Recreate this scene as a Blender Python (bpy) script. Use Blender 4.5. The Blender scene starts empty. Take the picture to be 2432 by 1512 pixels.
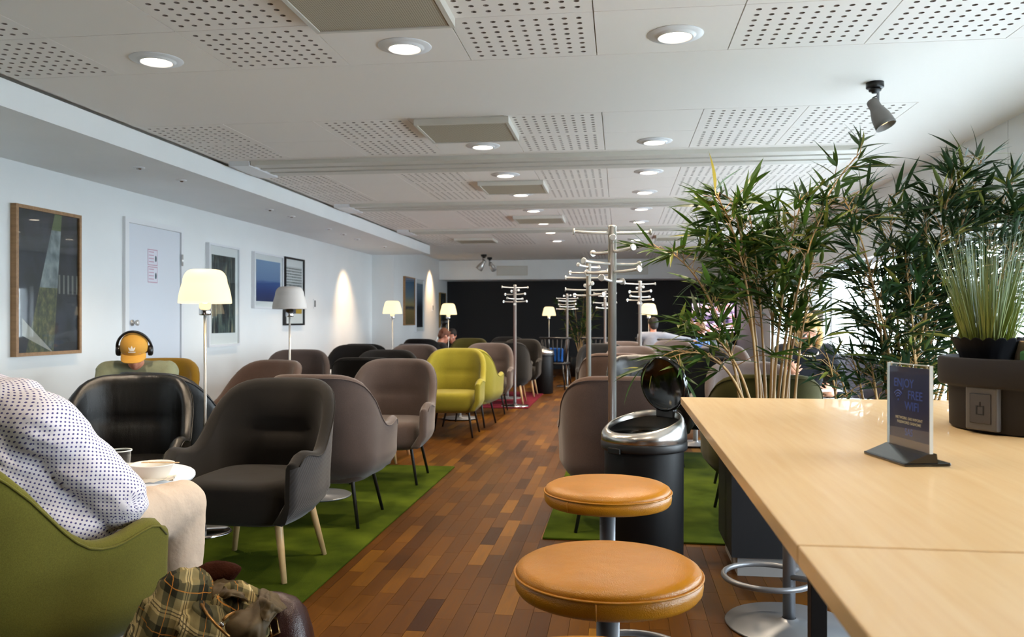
import bpy, bmesh, math, random
from mathutils import Vector, Matrix, noise
random.seed(7)
C = bpy.context.scene.collection
S = bpy.context.scene
PI = math.pi

# ------------------------------------------------------------------ camera
TH = math.radians(7.43)          # camera turned left of the room axis
CT, ST = math.cos(TH), math.sin(TH)
EYE = 1.17
FPX = 1963.0
cam_d = bpy.data.cameras.new('camera')
cam = bpy.data.objects.new('camera', cam_d)
C.objects.link(cam)
cam.location = (0, 0, EYE)
cam.rotation_euler = (PI/2, 0, TH)
cam_d.sensor_width = 22.3
cam_d.lens = FPX/2432*22.3
cam_d.shift_y = 4.0/2432
cam_d.clip_start = 0.02
cam_d.clip_end = 400
cam_d.dof.use_dof = True
cam_d.dof.focus_distance = 2.6
cam_d.dof.aperture_fstop = 4.0
S.camera = cam

# ------------------------------------------------------------------ world and light
w = bpy.data.worlds.new('overcast_sky')
S.world = w
w.use_nodes = True
bg = w.node_tree.nodes['Background']
bg.inputs[0].default_value = (0.80, 0.90, 1.0, 1)
bg.inputs[1].default_value = 9.2
S.view_settings.view_transform = 'Standard'
S.view_settings.look = 'None'
S.view_settings.gamma = 1
S.view_settings.use_curve_mapping = False
S.view_settings.exposure = 1.08
S.cycles.max_bounces = 8
S.cycles.diffuse_bounces = 5
S.cycles.glossy_bounces = 4
S.cycles.transmission_bounces = 6
S.cycles.transparent_max_bounces = 12
S.cycles.sample_clamp_indirect = 6
S.cycles.caustics_reflective = False
S.cycles.caustics_refractive = False
DOWN_W, LAMP_W, SPOT_W = 14.0, 3.0, 26.0

def lamp(kind, loc, power, color, parent=None, **kw):
    d = bpy.data.lights.new('lamp_light', kind)
    d.energy = power
    d.color = color
    for k, v in kw.items():
        setattr(d, k, v)
    o = bpy.data.objects.new('lamp_light', d)
    C.objects.link(o)
    o.location = loc
    if parent: o.parent = parent
    return o
WARM = (1.0, 0.80, 0.58)

# ------------------------------------------------------------------ small helpers
def W(x, z):                      # metres right of / ahead of the camera -> room axes
    return (x*CT - z*ST, x*ST + z*CT)
def WP(px, z):                    # picture column at a depth -> room position
    return W((px-1216.0)/FPX*z, z)
def HT(py, z):                    # picture row at a depth -> height
    return EYE-(py-760.0)/FPX*z
def ROT(deg):                     # 0 looks away from the camera, 90 right, 180 towards it
    return TH-math.radians(deg)
def lin(c):
    c = c/255.0
    return c/12.92 if c <= .04045 else ((c+.055)/1.055)**2.4
def rgb(r, g, b): return (lin(r), lin(g), lin(b), 1)

class NT:
    def __init__(s, name):
        s.m = bpy.data.materials.new(name); s.m.use_nodes = True
        s.t = s.m.node_tree; s.n = s.t.nodes; s.b = s.n['Principled BSDF']
    def add(s, kind, **kw):
        nd = s.n.new(kind)
        for k, v in kw.items():
            if k in nd.inputs.keys(): nd.inputs[k].default_value = v
            else: setattr(nd, k, v)
        return nd
    def link(s, a, b): s.t.links.new(a, b)
    def ramp(s, fac, stops, interp='LINEAR'):
        r = s.n.new('ShaderNodeValToRGB'); r.color_ramp.interpolation = interp
        e = r.color_ramp.elements
        while len(e) < len(stops): e.new(0.5)
        for i, (p, c) in enumerate(stops): e[i].position = p; e[i].color = c
        s.link(fac, r.inputs[0]); return r.outputs[0]
    def coord(s, what='Object', scale=(1,1,1), rot=(0,0,0)):
        t = s.n.new('ShaderNodeTexCoord'); m = s.n.new('ShaderNodeMapping')
        m.inputs['Scale'].default_value = scale; m.inputs['Rotation'].default_value = rot
        s.link(t.outputs[what], m.inputs[0]); return m.outputs[0]
    def noise(s, vec, scale=5., detail=3., rough=.5):
        n = s.n.new('ShaderNodeTexNoise'); n.inputs['Scale'].default_value = scale
        n.inputs['Detail'].default_value = detail; n.inputs['Roughness'].default_value = rough
        if vec is not None: s.link(vec, n.inputs['Vector'])
        return n.outputs['Fac']
    def bump(s, h, strength=.2, dist=.01):
        b = s.n.new('ShaderNodeBump'); b.inputs['Strength'].default_value = strength
        b.inputs['Distance'].default_value = dist
        s.link(h, b.inputs['Height']); s.link(b.outputs[0], s.b.inputs['Normal'])
    def math(s, op, a, b=None):
        n = s.n.new('ShaderNodeMath'); n.operation = op
        for i, v in enumerate((a, b)):
            if v is None: continue
            if isinstance(v, (int, float)): n.inputs[i].default_value = v
            else: s.link(v, n.inputs[i])
        return n.outputs[0]

def mat(name, col, rough=.5, metal=0., var=0., vscale=8., bump=0., bscale=200., bdist=.002, sheen=0., coat=0., spec=.5, emit=None, es=0.):
    t = NT(name); b = t.b
    b.inputs['Base Color'].default_value = col
    b.inputs['Roughness'].default_value = rough
    b.inputs['Metallic'].default_value = metal
    b.inputs['Specular IOR Level'].default_value = spec
    if sheen: b.inputs['Sheen Weight'].default_value = sheen
    if coat: b.inputs['Coat Weight'].default_value = coat; b.inputs['Coat Roughness'].default_value = .15
    if var:
        v = t.coord(); f = t.noise(v, vscale, 4)
        lo = tuple(max(0, c*(1-var)) for c in col[:3])+(1,); hi = tuple(min(1, c*(1+var)) for c in col[:3])+(1,)
        t.link(t.ramp(f, [(.3, lo), (.7, hi)]), b.inputs['Base Color'])
    if bump:
        v = t.coord(); t.bump(t.noise(v, bscale, 2), bump, bdist)
    if emit:
        b.inputs['Emission Color'].default_value = emit; b.inputs['Emission Strength'].default_value = es
    return t.m

# -------- mesh collector
class MB:
    def __init__(s): s.v = []; s.f = []; s.mi = []; s.sm = []
    def face(s, idx, mi=0, sm=False): s.f.append(idx); s.mi.append(mi); s.sm.append(sm)
    def box(s, x0, x1, y0, y1, z0, z1, mi=0, bev=0.):
        n = len(s.v)
        if not bev:
            s.v += [(x, y, z) for z in (z0, z1) for y in (y0, y1) for x in (x0, x1)]
            for q in ((0,2,3,1), (4,5,7,6), (0,1,5,4), (2,6,7,3), (0,4,6,2), (1,3,7,5)): s.face([n+i for i in q], mi)
            return s
        bm = bmesh.new(); bmesh.ops.create_cube(bm, size=1)
        for v in bm.verts:
            v.co = ((x0+x1)/2+v.co.x*(x1-x0), (y0+y1)/2+v.co.y*(y1-y0), (z0+z1)/2+v.co.z*(z1-z0))
        bmesh.ops.bevel(bm, geom=bm.edges[:], offset=bev, segments=2, profile=.5, affect='EDGES')
        bm.verts.index_update()
        s.v += [tuple(v.co) for v in bm.verts]
        for f in bm.faces: s.face([n+v.index for v in f.verts], mi)
        bm.free(); return s
    def ring_surface(s, rings, closed=True, cap0=False, cap1=False, mi=0, sm=True):
        n = len(s.v); k = len(rings[0])
        for r in rings: s.v += [tuple(p) for p in r]
        for i in range(len(rings)-1):
            for j in range(k if closed else k-1):
                a = n+i*k+j; b = n+i*k+(j+1) % k
                s.face([a, b, b+k, a+k], mi, sm)
        if cap0: s.face([n+j for j in range(k)][::-1], mi, False)
        if cap1: s.face([n+(len(rings)-1)*k+j for j in range(k)], mi, False)
        return s
    def lathe(s, prof, c=(0,0,0), n=24, mi=0, cap0=True, cap1=True, M=None, sx=1., sy=1.):
        rings = []
        for r, z in prof:
            ring = []
            for j in range(n):
                a = 2*PI*j/n; p = Vector((r*sx*math.cos(a), r*sy*math.sin(a), z))
                if M is not None: p = M @ p
                ring.append((p[0]+c[0], p[1]+c[1], p[2]+c[2]))
            rings.append(ring)
        return s.ring_surface(rings, True, cap0, cap1, mi)
    def tube(s, pts, r, n=8, mi=0, cap=True):
        pts = [Vector(p) for p in pts]; rs = r if isinstance(r, (list, tuple)) else [r]*len(pts)
        rings = []; up = None
        for i, p in enumerate(pts):
            d = (pts[min(i+1, len(pts)-1)]-pts[max(i-1, 0)]).normalized()
            if up is None:
                up = Vector((0,0,1)) if abs(d.z) < .9 else Vector((0,1,0))
            u = (up-d*up.dot(d)).normalized(); up = u; v = d.cross(u)
            rings.append([p+(u*math.cos(2*PI*j/n)+v*math.sin(2*PI*j/n))*rs[i] for j in range(n)])
        return s.ring_surface(rings, True, cap, cap, mi)
    def sphere(s, c, r, n=12, m=8, mi=0, R=None):
        rr = r if isinstance(r, (tuple, list)) else (r, r, r)
        rings = []
        for i in range(m+1):
            ph = PI*(i/m)*.998+.003; ring = []
            for j in range(n):
                a = 2*PI*j/n
                p = Vector((rr[0]*math.sin(ph)*math.cos(a), rr[1]*math.sin(ph)*math.sin(a), -rr[2]*math.cos(ph)))
                if R is not None: p = R @ p
                ring.append((p[0]+c[0], p[1]+c[1], p[2]+c[2]))
            rings.append(ring)
        return s.ring_surface(rings, True, True, True, mi)
    def prism(s, poly, z0, z1, mi=0):
        n = len(s.v); k = len(poly)
        s.v += [(x, y, z0) for x, y in poly]+[(x, y, z1) for x, y in poly]
        s.face([n+i for i in range(k)][::-1], mi); s.face([n+k+i for i in range(k)], mi)
        for i in range(k): s.face([n+i, n+(i+1) % k, n+k+(i+1) % k, n+k+i], mi)
        return s
    def mesh(s, name, mats):
        me = bpy.data.meshes.new(name)
        me.from_pydata(s.v, [], s.f)
        me.polygons.foreach_set('material_index', s.mi)
        me.polygons.foreach_set('use_smooth', s.sm)
        for m in (mats if isinstance(mats, (list, tuple)) else [mats]): me.materials.append(m)
        me.update()
        return me
    def build(s, name, mats, parent=None, loc=None, rotz=0.):
        return link(name, s.mesh(name, mats), parent, loc, rotz)

def link(name, data, parent=None, loc=None, rotz=0.):
    o = bpy.data.objects.new(name, data); C.objects.link(o)
    if parent: o.parent = parent
    if loc: o.location = loc
    if rotz: o.rotation_euler = (0, 0, rotz)
    return o
def tag(o, label, cat, group=None):
    o['label'] = label; o['category'] = cat
    if group: o['group'] = group
    return o
def thing(name, label, cat, loc=(0,0,0), rotz=0., group=None):
    o = bpy.data.objects.new(name, None); C.objects.link(o)
    o.empty_display_size = .1
    o.location = loc; o.rotation_euler = (0, 0, rotz)
    return tag(o, label, cat, group)
def struct(o): o['kind'] = 'structure'; return o
def stuff(o): o['kind'] = 'stuff'; return o
def copy_tree(o, parent=None):
    c = o.copy(); C.objects.link(c)
    if parent: c.parent = parent
    for ch in list(o.children): copy_tree(ch, c)
    return c

# ------------------------------------------------------------------ materials
M = {}
M['wall'] = mat('white_wall_paint', rgb(236, 238, 238), .6, var=.02, vscale=2, bump=.05, bscale=300)
M['ceil'] = mat('ceiling_paint', rgb(244, 238, 231), .7, bump=.04, bscale=400)
M['shaded_felt'] = mat('felt_with_hole_shade', rgb(140, 128, 119), .9)  # felt backing; same darker tone paints the shade on the hole walls
M['darkwall'] = mat('dark_wall_paint', rgb(17, 18, 21), .7, var=.08, vscale=3)
M['trim'] = mat('white_trim', rgb(235, 236, 238), .4)
M['door'] = mat('door_paint', rgb(222, 226, 234), .4)
M['steel'] = mat('brushed_steel', rgb(220, 218, 214), .27, .55)
M['collar_steel'] = mat('satin_steel', rgb(206, 204, 200), .24, 1.)
M['chrome'] = mat('chrome', rgb(215, 215, 218), .12, 1.)
M['grey_metal'] = mat('grey_lacquered_metal', rgb(128, 130, 134), .38, .6)
M['black'] = mat('black_plastic', rgb(20, 20, 22), .35)
M['black_gloss'] = mat('black_gloss_plastic', rgb(10, 10, 11), .12, coat=.5)
M['black_metal'] = mat('black_metal', rgb(22, 22, 23), .45)
M['track'] = mat('aluminium_track', rgb(216, 212, 202), .45, .1)
M['grille'] = None
M['navy'] = mat('navy_card', rgb(34, 36, 82), .35)

def fabric(name, col, sheen=.3, weave=900., var=.12):
    t = NT(name); b = t.b
    b.inputs['Roughness'].default_value = .92; b.inputs['Specular IOR Level'].default_value = .2
    b.inputs['Sheen Weight'].default_value = sheen
    v = t.coord(); f = t.noise(v, 260, 3, .7); g = t.noise(v, 6, 2)
    mix = t.math('ADD', t.math('MULTIPLY', f, .7), t.math('MULTIPLY', g, .3))
    lo = tuple(c*(1-var*2) for c in col[:3])+(1,); hi = tuple(min(1, c*(1+var*2)) for c in col[:3])+(1,)
    t.link(t.ramp(mix, [(.3, lo), (.7, hi)]), b.inputs['Base Color'])
    t.bump(t.noise(v, weave, 1), .25, .002)
    return t.m
def leather(name, col, rough=.34, wr=.25):
    t = NT(name); b = t.b
    b.inputs['Roughness'].default_value = rough; b.inputs['Specular IOR Level'].default_value = .55
    v = t.coord(); g = t.noise(v, 4, 3)
    lo = tuple(c*.82 for c in col[:3])+(1,); hi = tuple(min(1, c*1.15) for c in col[:3])+(1,)
    t.link(t.ramp(g, [(.3, lo), (.7, hi)]), b.inputs['Base Color'])
    vo = t.add('ShaderNodeTexVoronoi', Scale=420.); t.link(v, vo.inputs['Vector'])
    v2 = t.coord('Object', (9, 9, 1.6)); wn = t.noise(v2, 2.2, 2)
    h = t.math('ADD', t.math('MULTIPLY', vo.outputs['Distance'], .12), t.math('MULTIPLY', wn, wr*4))
    t.bump(h, .35, .012)
    return t.m
def quilt(name, col):
    t = NT(name); b = t.b
    b.inputs['Base Color'].default_value = col; b.inputs['Roughness'].default_value = .9
    b.inputs['Sheen Weight'].default_value = .2
    v = t.coord('Object', (1, 1, 1)); wv = t.add('ShaderNodeTexWave', Scale=26., Distortion=.6); wv.bands_direction = 'DIAGONAL'
    t.link(v, wv.inputs['Vector']); t.bump(wv.outputs['Fac'], .25, .006)
    return t.m
M['taupe'] = fabric('taupe_felt', rgb(82, 69, 64))
M['taupe_warm'] = fabric('warm_taupe_felt', rgb(86, 67, 58))
M['olive'] = fabric('olive_green_weave', rgb(100, 96, 35), .1, 500)
M['yellow'] = fabric('yellow_green_felt', rgb(133, 124, 36), .15)
M['mustard'] = fabric('mustard_felt', rgb(144, 110, 24), .15)
M['charcoal'] = fabric('charcoal_felt', rgb(29, 25, 21), .12)
M['charcoal_quilt'] = quilt('charcoal_quilted_felt', rgb(44, 41, 41))
M['blackfab'] = fabric('black_felt', rgb(19, 17, 17), .1)
M['grey'] = fabric('blue_grey_felt', rgb(79, 75, 82), .2)
M['plum'] = fabric('plum_brown_felt', rgb(72, 52, 54), .2)
M['darkolive'] = fabric('dark_olive_felt', rgb(64, 60, 22), .1)
M['leather_black'] = leather('black_leather', rgb(14, 13, 12), .3)
M['leather_tan'] = leather('golden_tan_leather', rgb(202, 136, 26), .33, .12)
M['leather_brown'] = leather('dark_brown_leather', rgb(52, 24, 20), .28, .3)

def wood(name, lo, hi, rough=.35, scale=(1, 12, 12), ring=3.):
    t = NT(name); b = t.b
    b.inputs['Roughness'].default_value = rough
    v = t.coord('Object', scale); f = t.noise(v, ring, 6, .6)
    t.link(t.ramp(f, [(.3, lo), (.7, hi)]), b.inputs['Base Color'])
    t.bump(f, .05, .002)
    return t.m
M['beech'] = wood('pale_beech', rgb(196, 160, 112), rgb(222, 190, 142), .4, (14, 14, 1))
M['tabletop'] = wood('birch_table_top', rgb(234, 197, 142), rgb(244, 214, 166), .32, (26, 1.2, 10), 2.2)
M['tabletop'].node_tree.nodes['Principled BSDF'].inputs['Coat Weight'].default_value = .15
M['oakframe'] = wood('oak_frame', rgb(140, 104, 66), rgb(170, 130, 88), .45)

def parquet():
    t = NT('oak_parquet'); b = t.b
    a1 = t.add('ShaderNodeAttribute', attribute_name='tone'); a1.attribute_type = 'OBJECT'
    a2 = t.add('ShaderNodeAttribute', attribute_name='tone'); a2.attribute_type = 'GEOMETRY'
    tone = t.math('ADD', a1.outputs['Fac'], a2.outputs['Fac'])
    g = t.add('ShaderNodeNewGeometry'); mp = t.add('ShaderNodeMapping'); mp.inputs['Scale'].default_value = (30, 2.2, 1)
    off = t.add('ShaderNodeCombineXYZ'); t.link(t.math('MULTIPLY', tone, 37.), off.inputs[1])
    t.link(off.outputs[0], mp.inputs['Location']); t.link(g.outputs['Position'], mp.inputs['Vector'])
    gr = t.noise(mp.outputs[0], 2.5, 6, .65)
    base = t.ramp(tone, [(0., rgb(54, 27, 3)), (.35, rgb(76, 44, 6)), (.7, rgb(92, 56, 9)), (1., rgb(120, 80, 18))])
    mx = t.add('ShaderNodeMix', data_type='RGBA', blend_type='MULTIPLY'); mx.inputs[0].default_value = .8
    t.link(base, mx.inputs[6]); t.link(t.ramp(gr, [(.3, (.62, .58, .54, 1)), (.62, (1, 1, 1, 1))]), mx.inputs[7])
    t.link(mx.outputs[2], b.inputs['Base Color'])
    b.inputs['Roughness'].default_value = .34
    rr = t.add('ShaderNodeMapRange'); rr.inputs[3].default_value = .34; rr.inputs[4].default_value = .50; b.inputs['Specular IOR Level'].default_value = .13
    t.link(gr, rr.inputs[0]); t.link(rr.outputs[0], b.inputs['Roughness'])
    t.bump(gr, .04, .002)
    return t.m
M['parquet'] = parquet()
M['subfloor'] = mat('floor_joint', rgb(70, 42, 22), .6)

def carpet(name, lo, hi):
    t = NT(name); b = t.b
    b.inputs['Roughness'].default_value = 1.; b.inputs['Specular IOR Level'].default_value = .05
    v = t.coord('Object'); f = t.noise(v, 3.2, 3); g = t.noise(v, 500, 2)
    t.link(t.ramp(t.math('ADD', t.math('MULTIPLY', f, .8), t.math('MULTIPLY', g, .25)), [(.35, lo), (.72, hi)]), b.inputs['Base Color'])
    t.bump(g, .6, .006)
    return t.m
M['green_carpet'] = carpet('green_carpet', rgb(42, 56, 8), rgb(80, 94, 22))
M['red_carpet'] = carpet('burgundy_carpet', rgb(86, 26, 38), rgb(116, 40, 52))

def glass():
    t = NT('clear_glass'); t.n.remove(t.b)
    tr = t.add('ShaderNodeBsdfTransparent'); tr.inputs[0].default_value = (.97, .985, .98, 1)
    gl = t.add('ShaderNodeBsdfGlossy'); gl.inputs['Roughness'].default_value = .02
    fr = t.add('ShaderNodeFresnel', IOR=1.45); mx = t.add('ShaderNodeMixShader')
    ge = t.add('ShaderNodeNewGeometry')
    t.link(t.math('MULTIPLY', fr.outputs[0], t.math('SUBTRACT', 1., ge.outputs['Backfacing'])), mx.inputs[0]); t.link(tr.outputs[0], mx.inputs[1]); t.link(gl.outputs[0], mx.inputs[2])
    t.link(mx.outputs[0], t.n['Material Output'].inputs[0])
    return t.m
M['glass'] = glass()

def shade_mat(name, lit):
    t = NT(name); b = t.b
    b.inputs['Base Color'].default_value = rgb(120, 108, 90) if lit else rgb(205, 204, 204); b.inputs['Roughness'].default_value = .6
    if lit:
        b.inputs['Emission Color'].default_value = (1., .78, .42, 1)
        b.inputs['Emission Strength'].default_value = .72
    return t.m
M['shade_lit'] = shade_mat('lit_lamp_shade', True)
M['shade_off'] = shade_mat('unlit_lamp_shade', False)
M['bulb'] = mat('lit_bulb', rgb(255, 240, 215), .5, emit=(1., .86, .66, 1), es=9.)
M['reflector'] = mat('lit_reflector', rgb(255, 235, 190), .5, emit=(1., .66, .28, 1), es=1.0)

def grille_mat():
    t = NT('vent_mesh'); b = t.b
    b.inputs['Roughness'].default_value = .6; b.inputs['Metallic'].default_value = .1
    v = t.coord('Object'); vo = t.add('ShaderNodeTexVoronoi', Scale=95., Randomness=0.)
    t.link(v, vo.inputs['Vector'])
    n = t.noise(v, 3., 2)
    t.link(t.ramp(vo.outputs['Distance'], [(.28, rgb(116, 106, 90)), (.4, rgb(192, 184, 164))]), b.inputs['Base Color'])
    return t.m
M['grille'] = grille_mat()
# ================================================================== SETTING
XL, XR, HC, HS, XS = -4.6, 2.70, 2.57, 2.39, -3.49
Y0R, YJOG, YB, YEND = -6.0, 15.0, 18.9, 19.8
XJ = -4.18
# ground outside
struct(MB().box(2.9, 90, -60, 120, -4.3, -4.2).build('ground', mat('pale_apron', rgb(172, 176, 178), .8, var=.1, vscale=.3)))
# floor slab + parquet staves
floor = struct(MB().box(XL-.2, XR+.3, Y0R-.2, YEND+.2, -.25, -.006).build('floor', M['subfloor']))
SW, SL = .076, .36
st_v = MB().box(-SW/2+.0006, SW/2-.0006, -SL/2+.0006, SL/2-.0006, -.006, 0.)
stave_me = st_v.mesh('parquet_stave', M['parquet'])
rest = MB(); tones = []; near = []
ncol = int((XR-XL)/SW)+1
for i in range(ncol):
    x = XL+SW*(i+.5)
    if x > XR: continue
    off = random.random()*SL
    y = -3.-off
    while y < YEND:
        tone = min(1, max(0, random.gauss(.48, .24)))
        yc = y+SL/2
        near.append((math.hypot(x+.2, yc-3.2), x, yc, tone)); y += SL
vis = []
for d, x, yc, tone in near:
    z = -x*ST+yc*CT
    cx = x*CT+yc*ST
    if z < .5: d = 99+d
    else:
        px, py = 1216+FPX*cx/z, 760+FPX*EYE/z
        inside = -1.28 < x < -.42 or (x > -.42 and (yc < 4.35 or x > 2.35))
        d = (0 if (0 < px < 2432 and py < 1540 and inside and not (px > 1950)) else 50)+z
    vis.append((d, x, yc, tone))
vis.sort()
for k, (d, x, yc, tone) in enumerate(vis):
    if k < 300:
        o = link('parquet_stave', stave_me, floor, (x, yc, 0)); o['tone'] = tone
    else:
        rest.box(x-SW/2+.0006, x+SW/2-.0006, yc-SL/2+.0006, yc+SL/2-.0006, -.006, 0.); tones += [tone]*8
o = rest.build('parquet_staves', M['parquet'], floor); stuff(o)
at = o.data.attributes.new('tone', 'FLOAT', 'POINT'); at.data.foreach_set('value', tones)

# walls
struct(MB().box(XL-.2, XL, Y0R, YJOG, 0, HC+.2).build('wall_left', M['wall']))
wl = struct(MB().box(XL-.2, XJ, YJOG, YEND, 0, HC+.2).build('wall_far_left', M['wall']))
struct(MB().box(XL-.2, XR+.3, YEND, YEND+.2, 0, HC+.2).build('wall_back', M['darkwall']))
struct(MB().box(XL-.2, XR+.3, Y0R-.2, Y0R, 0, HC+.2).build('wall_behind_camera', mat('brown_panelling', rgb(92, 74, 60), .6, var=.1)))
# bulkhead above the dark wall, soffit along the left wall
bulk = struct(MB().box(XJ, XR, YB, YEND, 2.11, HC-.01).build('wall_bulkhead', M['wall']))
struct(MB().box(XL, XS, Y0R, YJOG, HS, HC-.02).build('ceiling_soffit', M['wall']))
# right wall with window band
WZ0, WZ1 = .42, 1.86
units = [(.3, 2.9), (3.1, 6.1), (6.3, 8.15), (8.35, 11.5), (12.3, 15.4)]
wr = MB()
wr.box(XR, XR+.3, Y0R, YEND, 0, WZ0); 
ys = [Y0R]+[v for u in units for v in u]+[YEND]
for a, b in zip(ys[0::2], ys[1::2]): wr.box(XR, XR+.3, a, b, WZ0, WZ1)
wallr = struct(wr.build('wall_right', M['wall']))
pj = [Y0R, -2.8, .2, 3.0, 6.2, 8.28, 11.9, 15.55, YEND]
for a, b in zip(pj[:-1], pj[1:]):
    MB().box(XR-.0, XR+.3, a+.003, b-.003, WZ1, HC+.2, bev=.002).build('wall_panel', M['wall'], wallr)
for k, (a, b) in enumerate(units):
    f = MB()
    f.box(XR+.10, XR+.18, a, b, WZ0, WZ0+.05); f.box(XR+.10, XR+.18, a, b, WZ1-.05, WZ1)
    for y in (a, b-.05): f.box(XR+.10, XR+.18, y, y+.05, WZ0+.05, WZ1-.05)
    m = (a+b)/2
    f.box(XR+.08, XR+.18, m-.04, m+.04, WZ0+.05, WZ1-.05)
    wf = struct(f.build('window_%d' % (k+1), M['trim']))
    for y0, y1 in ((a+.05, m-.04), (m+.04, b-.05)):
        MB().box(XR+.135, XR+.141, y0, y1, WZ0+.05, WZ1-.05).build('pane', M['glass'], wf)
    MB().box(XR-.06, XR+.10, a, b, WZ0-.03, WZ0).build('window_sill', M['trim'], wf)
    d = bpy.data.lights.new('window_portal', 'AREA'); d.shape = 'RECTANGLE'
    d.size = WZ1-WZ0; d.size_y = b-a; d.cycles.is_portal = True
    po = bpy.data.objects.new('window_portal', d); C.objects.link(po)
    po.location = (XR+.24, m, (WZ0+WZ1)/2); po.rotation_euler = (0, PI/2, 0)

# ceiling : slab, plain strips, perforated tiles
ceil = struct(MB().box(XL-.2, XR+.3, Y0R, YEND, HC+.02, HC+.2).build('ceiling', M['ceil']))
def perforated(wd, dp, nx, ny, r, mx, my):
    mb = MB(); x0, x1, y0, y1 = -wd/2, wd/2, -dp/2, dp/2
    cw, ch = (wd-2*mx)/nx, (dp-2*my)/ny
    ix0, ix1, iy0, iy1 = x0+mx, x1-mx, y0+my, y1-my
    def q(*p):
        n = len(mb.v); mb.v.extend(p); mb.face(list(range(n, n+len(p))))
    z = 0.
    q((x0,y0,z), (x0,y1,z), (ix0,iy1,z), (ix0,iy0,z)); q((x1,y1,z), (x1,y0,z), (ix1,iy0,z), (ix1,iy1,z))
    q((x1,y0,z), (x0,y0,z), (ix0,iy0,z), (ix1,iy0,z)); q((x0,y1,z), (x1,y1,z), (ix1,iy1,z), (ix0,iy1,z))
    for a, b in (((x0,y0),(x1,y0)), ((x1,y0),(x1,y1)), ((x1,y1),(x0,y1)), ((x0,y1),(x0,y0))):
        q((a[0],a[1],0), (b[0],b[1],0), (b[0],b[1],.018), (a[0],a[1],.018))
    for i in range(nx):
        for j in range(ny):
            ax, ay = ix0+cw*i, iy0+ch*j; cx, cy = ax+cw/2, ay+ch/2
            n = len(mb.v)
            mb.v += [(ax,ay,0), (ax+cw,ay,0), (ax+cw,ay+ch,0), (ax,ay+ch,0)]
            for zz in (0, .014):
                for k in range(8):
                    t = PI/8+k*PI/4+PI; mb.v.append((cx+r*math.cos(t), cy+r*math.sin(t), zz))
            o = n+4
            # sides: octagon vertices 1,2 face -y ; 3,4 +x ; 5,6 +y ; 7,0 -x
            for c0, c1, a0, a1 in ((0,1,1,2), (1,2,3,4), (2,3,5,6), (3,0,7,0)):
                mb.face([n+c1, n+c0, o+a0, o+a1])
            for c0, a0, a1 in ((0,0,1), (1,2,3), (2,4,5), (3,6,7)):
                mb.face([n+c0, o+a0, o+a1])
            for k in range(8): mb.face([o+k, o+(k+1) % 8, o+8+(k+1) % 8, o+8+k], 1)
            mb.face([o+8+k for k in range(8)], 1)
    return mb
PW, PD = .674, .62
perf_me = perforated(PW-.006, PD-.006, 9, 8, .0135, .032, .03).mesh('perforated_panel', [M['ceil'], M['shaded_felt']])
plain_me = MB().box(-PW/2+.003, PW/2-.003, -PD/2+.003, PD/2-.003, 0, .018).mesh('plain_panel', M['ceil'])
cols = [XS+PW*i for i in range(8)]
bands = [(3.15, 2), (5.60, 2), (7.60, 3), (10.40, 3), (13.30, 3), (17.0, 3)]
perf_col = [1, 0, 1, 0, 1, 0, 1, 1]
for y0, n in bands:
    for j in range(n):
        for i, x0 in enumerate(cols):
            p = perf_col[i]
            if y0 > 16 and i in (0, 1, 2): p = 0
            link('perforated_panel' if p else 'plain_panel', perf_me if p else plain_me, ceil, (x0+PW/2, y0+PD*(j+.5), HC))
strips = [(Y0R, 3.15)]+[(a[0]+PD*a[1], b[0]) for a, b in zip(bands[:-1], bands[1:])]+[(17.0+3*PD, YEND)]
for a, b in strips:
    MB().box(XS-.0, XR, a+.004, b-.004, HC, HC+.019).build('plain_strip', M['ceil'], ceil)
xe = cols[-1]+PW
MB().box(xe+.003, XR, 3.15, YEND, HC+.0005, HC+.0185).build('border_strip', M['ceil'], ceil)
MB().box(XL, XS, YJOG, YEND, HC, HC+.019).build('border_strip', M['ceil'], ceil)
# sliding-wall rails between the bands
for k, (a, b, x1) in enumerate([(6.90, 7.52, 1.95), (9.60, 10.15, 1.75), (12.45, 12.95, 1.75)]):
    t = thing('partition_track', ['wide triple aluminium ceiling track, nearest to the table', 'second triple aluminium ceiling track, before the third vent',
              'farthest triple aluminium ceiling track near the soffit end'][k], 'track', (0, (a+b)/2, HC), 0, 'sliding wall tracks on the ceiling')
    n = 3; wd = (b-a)/n
    for i in range(n):
        y = a+wd*i-(a+b)/2
        r = MB(); r.box(-3.22, x1, y+.012, y+wd*.42, -.038, -.0005); r.box(-3.22, x1, y+wd*.58, y+wd-.006, -.03, -.0005); r.box(-3.22, x1, y+wd*.42, y+wd*.58, -.012, -.0005)
        r.build('rail', M['track'], t)
    MB().box(-3.42, -3.23, -(b-a)/2, (b-a)/2, -.045, -.0005, bev=.004).build('end_cap', M['trim'], t)
# ceiling vents
vent_spots = [(-1.09, 3.46, 'mesh ceiling vent with dust marks, nearest to the table'), (-1.09, 5.92, 'mesh ceiling vent before the wide ceiling track'),
              (-1.09, 8.53, 'mesh ceiling vent between two tracks, third in line'), (-1.09, 11.3, 'mesh ceiling vent past the second track, fourth in line'),
              (-2.47, 14.15, 'mesh ceiling vent close to the soffit end'), (.93, 14.1, 'mesh ceiling vent above the bamboo leaves')]
def make_vent():
    t = thing('ceiling_vent', '', 'vent')
    f = MB(); h, d = PW/2-.004, PD/2-.004
    f.box(-h, h, -d, -d+.022, -.045, -.002); f.box(-h, h, d-.022, d, -.045, -.002)
    f.box(-h, -h+.022, -d+.022, d-.022, -.045, -.002); f.box(h-.022, h, -d+.022, d-.022, -.045, -.002)
    f.build('vent_frame', M['track'], t)
    MB().box(-h+.022, h-.022, -d+.022, d-.022, -.040, -.034).build('vent_mesh', M['grille'], t)
    return t
v0 = make_vent()
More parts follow.
